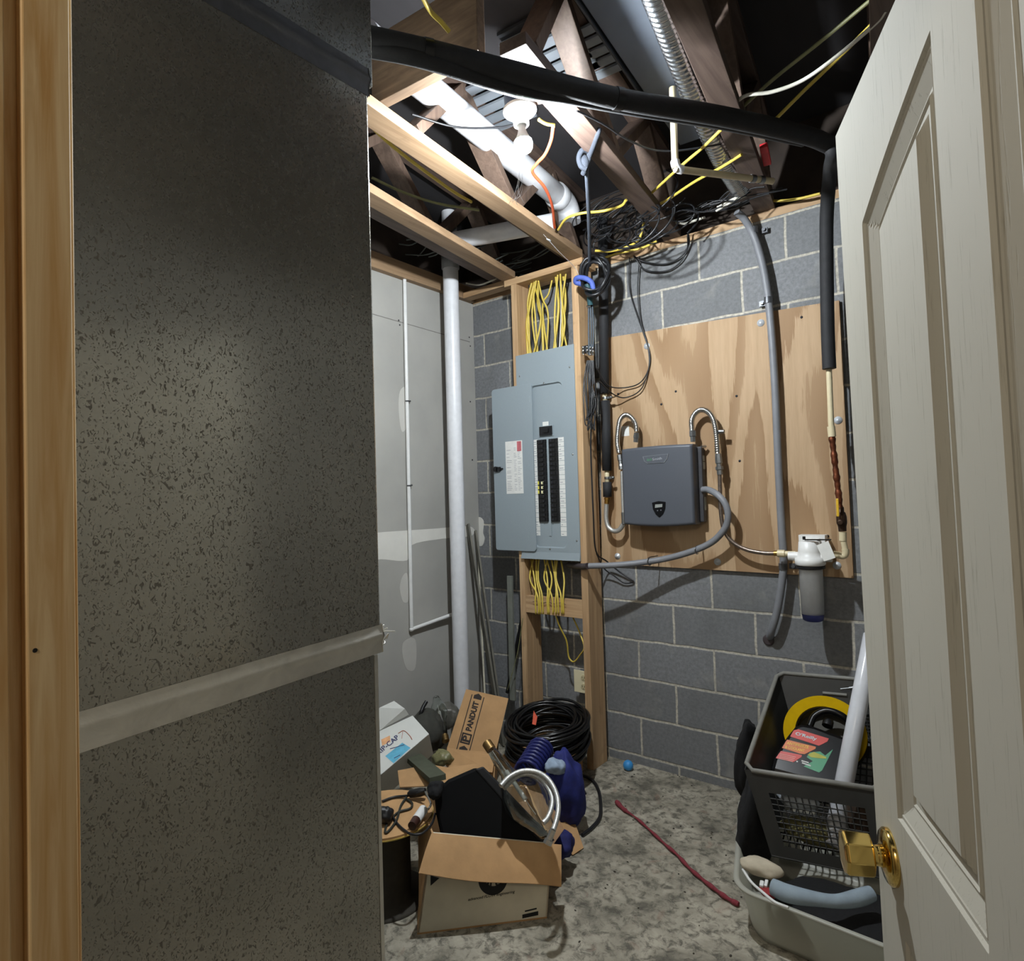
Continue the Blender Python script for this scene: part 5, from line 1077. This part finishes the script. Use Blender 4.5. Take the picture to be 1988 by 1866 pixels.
MB().add(lbq, [(0, 3, 2, 1)]).build('blue_label', plain('cyan_label_ink', '#5fb0cf', 0.6), gb)
m = MB(); text_into(m, 'GRIP-CAP', gp(727, 1473, .0012), gu, gv, 0.026, 0, 0.0004, 0.015, 0.0, (gp(776, 1433) - gp(727, 1473)).length); m.build('lettering', plain('navy_ink', '#2b2f5e', 0.7), gb)
m = MB(); m.add([gp(740, 1436, .0012), gp(757, 1428, .0012), gp(758, 1440, .0012), gp(742, 1448, .0012)], [(0, 3, 2, 1)]); m.build('orange_print', plain('orange_ink', '#e0a878', 0.7), gb)
m = MB(); m.tube([gp(773, 1424, .001), gp(784, 1419, .001), gp(795, 1428, .001), gp(800, 1436, .001)], 0.0016, 6); m.tube([gp(782, 1421, .001), gp(780, 1434, .001)], 0.001, 5); m.build('arc_print', plain('rust_ink', '#a5562f', 0.7), gb)
m = MB()
for a, b in (((757, 1454), (785, 1446)), ((765, 1472), (777, 1466)), ((745, 1392), (758, 1386))):
    m.bar(gp(a[0], a[1], .0015), gp(b[0], b[1], .0015), 0.003, 0.0004, gn)
m.build('fine_print', plain('navy_ink', '#2b2f5e', 0.7), gb)
# grey bag, board, flap scraps behind
tag(blob(PZ(828, 1420, 0.24), (0.10, 0.11, 0.10), 61, 0.15).build('grey_bag', plain('dusty_dark_cloth', '#3c3c36', 0.85, 0, 0.25, 20, 0.4, 80)), 'dusty dark bag behind the white carton', 'bag')
tag(blob(PZ(868, 1390, 0.24), (0.07, 0.07, 0.07), 62, 0.18).build('dusty_plastic_bag', plain('dusty_plastic', '#5b5952', 0.35, 0, 0.3, 25, 0.5, 60)), 'dusty plastic bag left of the brown printed carton', 'bag')
tag(MB().tube([PZ(813, 1398, .30), PZ(818, 1382, .34), PZ(822, 1372, .36), PZ(828, 1362, .38)], 0.010, 10).build('black_hook', BLACKP), 'black hooked rod sticking up behind the white carton', 'hook')
tag(blob(PZ(858, 1472, 0.19), (0.055, 0.04, 0.035), 63, 0.3).build('yellow_plastic_bag', plain('pale_yellow_film', '#807d58', 0.4, 0, 0.2, 25, 0.5, 60)), 'pale yellow plastic bag under the brown printed carton', 'bag')
tag(MB().bar(PZ(792, 1462, .26), PZ(850, 1512, .30), 0.07, 0.022).build('green_grey_board', plain('mossy_board', '#4b4f40', 0.85, 0, 0.15, 20)), 'mossy grey board sticking out between the cartons', 'board')
tag(sheet([PZ(772, 1496, .27), PZ(835, 1484, .28), PZ(868, 1490, .28), PZ(930, 1482, .27), PZ(930, 1500, .25), PZ(845, 1525, .26), PZ(776, 1528, .25)], (0, 0, 1)).build('cardboard_flap', CARD), 'brown cardboard flap lying behind the black case', 'cardboard')
# round reel with cords
rc_ = V((-0.47, -1.13, 0.30)); rcz = PZ(770, 1572, 0.30); rcen = V((rcz.x - 0.02, rcz.y - 0.04, 0.30))
rl = thing('cable_reel', 'round cardboard reel flange lying flat beside the duct', 'reel', V((rcen.x, rcen.y, 0.0)))
MB().lathe(rcen, (0, 0, 1), [(-0.008, 0.175), (0.0, 0.175)], 48).build('reel_flange', CARD, rl)
MB().lathe(rcen, (0, 0, 1), [(-0.012, 0.178), (-0.008, 0.178)], 48).build('yellow_rim', plain('yellowed_edge', '#b59a4a', 0.7), rl)
MB().lathe(V((rcen.x, rcen.y, 0)), (0, 0, 1), [(0.0, 0.15), (0.012, 0.15), (0.013, 0.09), (0.285, 0.09)], 32).build('reel_core', plain('dark_reel_core', '#39352d', 0.8), rl)
RZ = lambda x, y, h=0.006: PZ(x, y, 0.30 + h)
cable('extension_cord', 'thick black cord lying across the reel into the black case', [RZ(742, 1556), RZ(765, 1548), RZ(792, 1545, .012), RZ(810, 1541, .03), RZ(826, 1536, .05)], 0.005, CABLE_K)
cable('extension_cord', 'black cord looping round the white socket on the reel', [RZ(789, 1548, .01), RZ(778, 1565), RZ(770, 1592), RZ(756, 1612), RZ(748, 1616), RZ(752, 1600), RZ(772, 1578), RZ(796, 1570), RZ(800, 1560), RZ(790, 1552)], 0.0042, plain('dark_green_cord', '#23261f', 0.6))
cable('extension_cord', 'black cord curving along the rim of the reel', [RZ(762, 1585), RZ(772, 1600), RZ(785, 1612), RZ(800, 1620), RZ(820, 1618), RZ(838, 1600, .004), RZ(845, 1580, .01)], 0.0042, CABLE_K)
pl = MB(); a, b = RZ(792, 1542, .02), RZ(818, 1538, .03); pl.lathe(a, b - a, [(0, .008), (.01, .014), (.05, .016), (.07, .012)], 12); tag(pl.build('cord_plug', BLACKP), 'black moulded plug on the cord over the reel', 'plug')
sk = thing('lamp_socket', 'white paper-labelled brown socket lying on the reel', 'socket', RZ(805, 1585, .0))
a, b = RZ(800, 1604, .016), RZ(822, 1572, .024); L_ = (b - a).length
MB().lathe(a, b - a, [(L_ * .35, .017), (L_, .017)], 20).build('socket_label', WHITEP, sk); MB().lathe(a, b - a, [(0, .0155), (L_ * .36, .0165), (L_ * .98, .0165)], 20).build('socket_body', plain('brown_bakelite', '#3a211a', 0.4), sk)
tag(blob(RZ(748, 1582, .03), (0.03, 0.03, 0.03), 71, 0.2).build('black_adapter', BLACKP), 'black lump of an adapter on the reel at the duct edge', 'adapter')
ck = MB(); ck.tube([RZ(826, 1538, .05), RZ(836, 1560, .05), RZ(831, 1572, .03)], 0.004, 8); tag(ck.build('ring_pull', STEEL), 'small metal ring hanging at the left of the black case', 'ring')
# cardboard wedge right of the blue bag, cords and ball on the floor
tag(sheet([PZ(1086, 1562, .10), PZ(1104, 1560, .09), PZ(1133, 1646, .006), PZ(1112, 1660, .006), PZ(1080, 1630, .05)], (0.3, -0.4, 0.9)).build('cardboard_scrap', CARD), 'brown cardboard scrap sloping to the floor by the blue bag', 'cardboard')
cable('floor_cable', 'thick black cord end curving on the concrete right of the blue bag', [PZ(1105, 1500, .05), PZ(1128, 1505, .02), PZ(1150, 1515, .009), PZ(1162, 1535, .008), PZ(1166, 1562, .008), PZ(1164, 1588, .008), PZ(1148, 1608, .008), PZ(1130, 1622, .008)], 0.008, CABLE_K)
cable('floor_cable', 'short black hook-shaped cord tip near the blue bag', [PZ(1112, 1545, .006), PZ(1122, 1536, .006), PZ(1132, 1534, .006), PZ(1137, 1541, .006)], 0.005, CABLE_K)
m = MB(); bc_ = PZ(1219.5, 1486, 0.026); m.ball(bc_, 0.026, 24, 16); tag(m.build('rubber_ball', plain('bright_blue_rubber', '#3a8fd0', 0.5, 0, 0.04)), 'small bright blue ball on the floor by the block wall', 'ball')
rope = MB(); pts = [PZ(x, y, 0.011) for x, y in ((1197, 1557), (1212, 1572), (1235, 1588), (1262, 1612), (1290, 1638), (1315, 1660), (1338, 1685), (1362, 1706), (1390, 1728), (1412, 1744), (1434, 1756))]
rope.tube(pts, lambda t: 0.0042 + 0.006 * (1 - t) * (t < 0.12) + 0.0015 * math.sin(t * 60) + 0.004 * t, 8)
tag(rope.build('red_rope', plain('faded_red_rope', '#7c2f38', 0.9, 0, 0.25, 120, 0.4, 200)), 'faded red rope lying across the concrete to the tote', 'rope')
deb = thing('floor_debris', 'tiny dark chips scattered on the concrete near the stud', 'debris', PZ(1200, 1520, 0)); deb['kind'] = 'stuff'
m = MB(); rnd = random.Random(3)
for k in range(40):
    p = PZ(rnd.uniform(1150, 1420), rnd.uniform(1500, 1620), 0.0015) if k < 20 else PZ(rnd.uniform(1110, 1460), rnd.uniform(1620, 1860), 0.0015); m.ball(p, (rnd.uniform(.002, .006), rnd.uniform(.002, .006), .0018), 6, 4)
m.build('chips', plain('dark_chips', '#3b362e', 0.9), deb)

# ------------------------------------------------------------------ tote, crate and contents at the right
TZ = 0.17
t1, t2, t3 = PZ(1437, 1545, TZ), PZ(1426, 1722, TZ), PZ(1712, 1834, TZ)
ex = (t3 - t2).normalized(); ey = (t1 - t2).normalized()
TWX, TWY = 0.62, 0.62
tote = thing('storage_tote', 'shallow clear storage tote on the floor half hidden by the door', 'tote', t2 + ex * 0.3 + ey * 0.3)
tote.location.z = 0; tote['_o'] = list(tote.location)
TOTEM = glassy('milky_translucent_plastic', '#d9d8cc', 0.35, 1.3, 0.55)
def rrect(x0, y0, x1, y1, r, z, k=6):
    out = []
    for cx, cy, a0 in ((x1 - r, y1 - r, 0), (x0 + r, y1 - r, 90), (x0 + r, y0 + r, 180), (x1 - r, y0 + r, 270)):
        for i in range(k + 1):
            a = math.radians(a0 + 90 * i / k); q = t2 + ex * (cx + r * math.cos(a)) + ey * (cy + r * math.sin(a)); out.append(V((q.x, q.y, z)))
    return out
R_ = 0.06; rings = [rrect(.05, .05, TWX - .05, TWY - .05, R_, .004), rrect(.045, .045, TWX - .045, TWY - .045, R_, .02), rrect(.012, .012, TWX - .012, TWY - .012, R_, TZ - .006),
                    rrect(-.004, -.004, TWX + .004, TWY + .004, R_, TZ - .008), rrect(-.006, -.006, TWX + .006, TWY + .006, R_, TZ), rrect(.010, .010, TWX - .010, TWY - .010, R_, TZ),
                    rrect(.0135, .0135, TWX - .0135, TWY - .0135, R_, TZ - .006), rrect(.047, .047, TWX - .047, TWY - .047, R_, .022), rrect(.06, .06, TWX - .06, TWY - .06, R_, .008)]
m = MB(); nK = len(rings[0]); m.add([q for r_ in rings for q in r_], [(i * nK + j, i * nK + (j + 1) % nK, (i + 1) * nK + (j + 1) % nK, (i + 1) * nK + j) for i in range(len(rings) - 1) for j in range(nK)] + [tuple(range(nK))[::-1], tuple((len(rings) - 1) * nK + j for j in range(nK))], True)
m.build('tote_body', TOTEM, tote)
def tp(a, b, z): q = t2 + ex * a + ey * b; return V((q.x, q.y, z))
jk = thing('black_jacket', 'black fabric jacket bundled in the tote left of the crate', 'jacket', tp(.07, .42, .02))
blob(tp(.07, .42, .20), (0.055, 0.17, 0.17), 81, 0.16, freq=9).build('jacket_body', DARKCLOTH, jk)
js_ = PZ(1458, 1478, .27); blob(js_, (0.05, 0.13, 0.17), 82, 0.18, freq=8).build('jacket_sleeve', DARKCLOTH, jk)
tag(blob(tp(.36, .22, .075), (0.24, 0.16, 0.055), 82, 0.14).build('dark_clothing', DARKCLOTH), 'dark clothing filling the tote under the crate', 'clothing')
tag(blob(PZ(1478, 1684, .195), (0.07, 0.035, 0.026), 83, 0.12).build('cream_shoe', plain('cream_canvas', '#b8ad98', 0.8, 0, 0.1, 25, 0.2, 90)), 'cream canvas shoe wedged at the left of the crate', 'shoe')
m = MB(); m.tube([PZ(1500, 1722, .19), PZ(1530, 1735, .19), PZ(1580, 1745, .19), PZ(1625, 1750, .19), PZ(1660, 1745, .19), PZ(1692, 1735, .195)], lambda t: 0.024 - 0.004 * t + 0.003 * math.sin(t * 9), 14)
tag(m.build('grey_foam_roll', plain('blue_grey_foam', '#8a98a3', 0.85, 0, 0.12, 20, 0.3, 90)), 'blue-grey foam roll lying across the tote contents', 'roll')
m = MB(); m.bar(PZ(1481, 1725, .165), PZ(1497, 1742, .165), 0.03, 0.016); tag(m.build('red_tool', plain('dark_red_plastic', '#8c2a2e', 0.5), None, None, 0.003), 'dark red plastic piece at the left end of the foam roll', 'tool')
m = MB(); m.bar(PZ(1480, 1712, .18), PZ(1478, 1722, .175), 0.012, 0.012).bar(PZ(1489, 1710, .18), PZ(1486, 1722, .175), 0.010, 0.010); tag(m.build('white_clip', WHITEP, None, None, 0.002), 'tiny white clip above the red piece in the tote', 'clip')
m = MB(); m.tube([PZ(1442, 1688, TZ + .01), PZ(1458, 1712, TZ), PZ(1480, 1732, TZ), PZ(1505, 1752, TZ + .005), PZ(1530, 1762, TZ + .002)], 0.0045, 8); tag(m.build('white_bag_edge', WHITEP), 'rolled white plastic edge inside the tote corner', 'bag')


# crate, tilted: eight corners, walls with grid openings
LB, RB, RF, LF = PZ(1510, 1306, .615), None, PZ(1712, 1534, .425), PZ(1446, 1494, .42)
RB = LB + (RF - LF) * 0.92
bLF = PZ(1499, 1663, .155); bRF = bLF + (RF - LF) * 0.86; bLB = bLF + (LB - LF) * 0.90; bRB = bRF + (RB - RF) * 0.90
def cr(u, v, w):   # u left->right, v front->back, w bottom->top
    bo = bLF.lerp(bRF, u).lerp(bLB.lerp(bRB, u), v); to = LF.lerp(RF, u).lerp(LB.lerp(RB, u), v); return bo.lerp(to, w)
crate = thing('plastic_crate', 'black plastic crate with mesh front tilted on the tote', 'crate', cr(.5, .5, 0))
CRM = plain('charcoal_crate_plastic', '#262624', 0.5, 0, 0.15, 20)
CRR = plain('grey_crate_rim', '#7d7c76', 0.5, 0, 0.12, 30)  # rim and hand hold paler than the crate walls
rimm = MB()
def edge_bar(p, q, w, h, up_): rimm.bar(p, q, w, h, up_)
rimm.tube([cr(a, b, 1) for a, b in ((.06, 0), (.5, 0), (.94, 0), (1, .05), (1, .5), (1, .95), (.94, 1), (.5, 1), (.06, 1), (0, .95), (0, .5), (0, .05))], 0.0095, 8, 0, False, True); rimm.build('crate_rim', CRR, crate)
def wallq(f, t=0.004):   # f(a,w) -> point ; solid band pieces of a wall
    def q(a0, a1, w0, w1, m):
        P = [f(a0, w0), f(a1, w0), f(a1, w1), f(a0, w1)]; n = (P[1] - P[0]).cross(P[3] - P[0]).normalized() * t
        m.prism([p - n / 2 for p in P], n)
    return q
cen = cr(.5, .5, .5)
for nm, f, na, lo, hi in (('front_wall', lambda a, w: cr(a, 0, w), 14, .15, .76), ('back_wall', lambda a, w: cr(a, 1, w), 14, .15, .55), ('left_wall', lambda a, w: cr(0, a, w), 18, .2, .2), ('right_wall', lambda a, w: cr(1, a, w), 18, .22, .68)):
    m = MB(); q = wallq(f)
    if lo == hi:
        q(0, 1, 0, 1, m)
    else:
        q(0, 1, hi, 1, m); q(0, 1, 0, lo, m); q(0, .14, lo, hi, m); q(.86, 1, lo, hi, m)
        for i in range(1, na): a = .14 + .72 * i / na; m.tube([f(a, lo), f(a, hi)], 0.0024, 5, 0, False)
        for j in range(1, 9): w = lo + (hi - lo) * j / 9; m.tube([f(.14, w), f(.86, w)], 0.0024, 5, 0, False)
    m.build(nm, CRM, crate)
m = MB(); n = 16
for i in range(n + 1): m.tube([cr(i / n, 0, 0.01), cr(i / n, 1, 0.01)], 0.003, 5, 0, False); m.tube([cr(0, i / n, 0.01), cr(1, i / n, 0.01)], 0.003, 5, 0, False)
m.build('crate_base', CRM, crate)
hdl = MB(); hdl.tube([cr(.42, 1.0, .78) + V((0, -0.006, 0)), cr(.66, 1.0, .78) + V((0, -0.006, 0))], 0.007, 8, 0); hdl.build('hand_hold', CRR, crate)
# coolant jug lying in the crate
jn_ = V((0.10, -0.66, 0.74)).normalized(); j0 = cr(.38, .30, .52)
def jp(x, y, o=0.0): return PN(x, y, j0 + jn_ * o, jn_)
jug = thing('coolant_jug', 'black antifreeze jug with red, orange and green labels in crate', 'jug', j0 - jn_ * 0.1)
jpoly = [jp(1494, 1497), jp(1502, 1468), jp(1527, 1428), jp(1543, 1408), jp(1556, 1404), jp(1580, 1408), jp(1612, 1420), jp(1640, 1430), jp(1652, 1445), jp(1648, 1480), jp(1636, 1525), jp(1580, 1520)]
MB().prism(jpoly, jn_ * -0.10).build('jug_body', plain('glossy_black_jug', '#0a0a0c', 0.3, **{'Specular IOR Level': 0.3}), jug, None, 0.016)
hh = MB(); hh.tube([jp(1572, 1410, -.03), jp(1582, 1390, -.02), jp(1605, 1380, -.01), jp(1632, 1388, -.01), jp(1652, 1405, -.03)], 0.013, 12); hh.build('jug_handle', plain('glossy_black_jug', '#0a0a0c', 0.3, **{'Specular IOR Level': 0.3}), jug)
a, b = jp(1606, 1410, -.05), jp(1612, 1386, -.05); MB().lathe(a, b - a, [(0, .02), (.02, .02), (.03, .016)], 18).build('jug_cap', BLACKP, jug)
def jlabel(px, col, nm): m = MB(); m.prism([jp(x, y, .0012) for x, y in px], jn_ * -0.0024); return m.build(nm, plain(col[0], col[1], 0.45, 0, 0.04), jug)
R1 = jlabel([(1534, 1430), (1541, 1418), (1550, 1416), (1609, 1434), (1606, 1440), (1590, 1448)], ('red_label_ink', '#c63b32'), 'red_brand_label')
R2 = jlabel([(1518, 1452), (1528, 1436), (1584, 1450), (1583, 1454), (1562, 1464.5), (1552, 1463)], ('orange_label_ink', '#cf6a2e'), 'orange_name_label')
R3 = jlabel([(1506, 1472), (1516, 1458), (1557, 1466), (1556, 1470), (1540, 1480)], ('red_label_ink', '#c63b32'), 'red_text_label')
R4 = jlabel([(1560, 1488), (1578, 1478), (1566, 1470), (1572, 1461), (1592, 1459), (1602, 1467), (1617, 1455), (1596, 1496), (1590, 1500)], ('green_label_ink', '#3f8f67'), 'green_label')
def jtext(txt, x, y, x2, y2, h, w, col, par, o=.0018):
    m = MB(); u = jp(x2, y2) - jp(x, y); v = jn_.cross(u); text_into(m, txt, jp(x, y, o), u, v, h, 0, .0002, .02, 0.1, w); m.build('lettering', plain(col[0], col[1], 0.5), par)
wd = lambda x, y, x2, y2: (jp(x2, y2) - jp(x, y)).length
jtext("O'Reilly", 1543.5, 1428.5, 1585, 1440, 0.018, wd(1543.5, 1428.5, 1585, 1440), ('pale_blue_lettering', '#b9d3d6'), R1)
jtext('ANTIFREEZE', 1527, 1445, 1570, 1454, 0.012, wd(1527, 1445, 1570, 1454), ('gold_lettering', '#e6bd45'), R2); jtext('& COOLANT', 1524, 1452.5, 1562, 1460.5, 0.012, wd(1524, 1452.5, 1562, 1460.5), ('gold_lettering', '#e6bd45'), R2)
m = MB()
for i in range(4):
    m.bar(jp(1514 - i * .6, 1463.5 + i * 3, .0016), jp(1545 - i * 2, 1470 + i * 3, .0016), 0.0022, 0.0003, jn_)
m.build('fine_print', plain('pale_pink_print', '#e0a79c', 0.6), R3)
m = MB(); m.prism([jp(x, y, .002) for x, y in ((1568, 1465), (1580, 1460), (1590, 1464), (1604, 1470), (1604, 1473), (1588, 1472), (1574, 1470))], jn_ * -.001); m.build('yellow_print', plain('olive_yellow_print', '#b3b04a', 0.6), R4)
m = MB()
for x, y, x2, y2 in ((1556, 1477, 1570, 1481), (1557, 1481, 1574, 1487), (1546, 1478, 1549, 1479)): m.bar(jp(x, y, .0014), jp(x2, y2, .0014), 0.005, .0004, jn_)
m.build('white_print', plain('white_print', '#c9c9c6', 0.6), jug)
# yellow reel behind the jug
yn = V((0.05, -0.75, 0.66)).normalized(); y0 = cr(.46, .62, .60); yc = PN(1600, 1422, y0, yn); yr = (PN(1600, 1352, y0, yn) - yc).length
yr_ = thing('yellow_reel', 'yellow ring-shaped reel leaning behind the coolant jug', 'reel', yc)
YEL = plain('yellow_reel_plastic', '#b59300', 0.8, 0, 0.06, **{'Specular IOR Level': 0.1})
m = MB(); m.lathe(yc, yn, [(-0.004, yr * .70), (-0.004, yr), (0.004, yr), (0.004, yr * .70), (-0.004, yr * .70)], 56, False, 0, False); m.build('reel_flange', YEL, yr_)
m = MB(); m.lathe(yc, yn, [(-0.035, yr * .66), (0.001, yr * .62)], 56, False); m.build('reel_drum', plain('shaded_reel_drum', '#8f7a1c', 0.5), yr_)  # reel yellow darkened to paint the shade inside the ring
m = MB(); m.lathe(yc - yn * .05, yn, [(-0.002, yr * .2), (-0.002, yr * .98), (0.002, yr * .98), (0.002, yr * .2)], 56, True, 0, False); m.build('reel_flange', plain('dark_reel_back', '#2a2618', 0.6), yr_)
m = MB()
for k in range(7): m.tube([yc - yn * (0.006 + k * .0045) + (yn.orthogonal().normalized() * math.cos(a) + yn.cross(yn.orthogonal().normalized()) * math.sin(a)) * (yr * .70 + .004 * (k % 2)) for a in [2 * math.pi * i / 48 for i in range(48)]], 0.0038, 6, 0, False, True)
m.build('wound_cord', CABLE_K, yr_)
# long white tube standing in the crate
wt0, wt1 = cr(.52, .06, .06) + V((0, 0.02, 0.02)), PY(1692, 1235, -0.06)
wt0 = PN(1616, 1645, cr(.5, .07, .1), V((0.3, -0.9, 0.1)))
wd_ = (wt1 - wt0).normalized()
tag(MB().lathe(wt0, wd_, [(0.0, .026), (0.0, .031), ((wt1 - wt0).length, .031)], 28).build('white_tube', plain('glossy_white_pvc', '#d4d6dc', 0.2, 0, 0.04)), 'glossy white tube standing in the crate against the wall', 'tube')
tag(blob(cr(.80, .18, .35), (0.05, 0.06, 0.10), 91, 0.2).build('brown_bag', plain('brown_paper', '#3b2c20', 0.85, 0, 0.3, 20)), 'dark brown bag in the crate right of the white tube', 'bag')
tag(blob(cr(.32, .10, .58), (0.07, 0.03, 0.03), 92, 0.15).build('grey_rag', plain('pale_grey_rag', '#b4bcc4', 0.85, 0, 0.2, 30, 0.3, 80)), 'pale grey rag showing through the crate mesh', 'rag')
tag(blob(cr(.34, .14, .16), (0.10, 0.05, 0.04), 93, 0.2).build('olive_cloth', plain('olive_cloth', '#6a6540', 0.9, 0, 0.3, 25, 0.4, 80)), 'olive cloth at the bottom of the crate front', 'cloth')
m = MB(); a, b = PN(1632, 1338, cr(.5, .9, .9), V((0, -1, 0.2))), PN(1684, 1333, cr(.5, .9, .9), V((0, -1, 0.2))); m.cyl(a, b, 0.004, 8); m.cyl(a.lerp(b, .35), a.lerp(b, .7), 0.008, 10); tag(m.build('screwdriver', ZINC), 'thin metal tool lying across the back of the crate', 'tool')
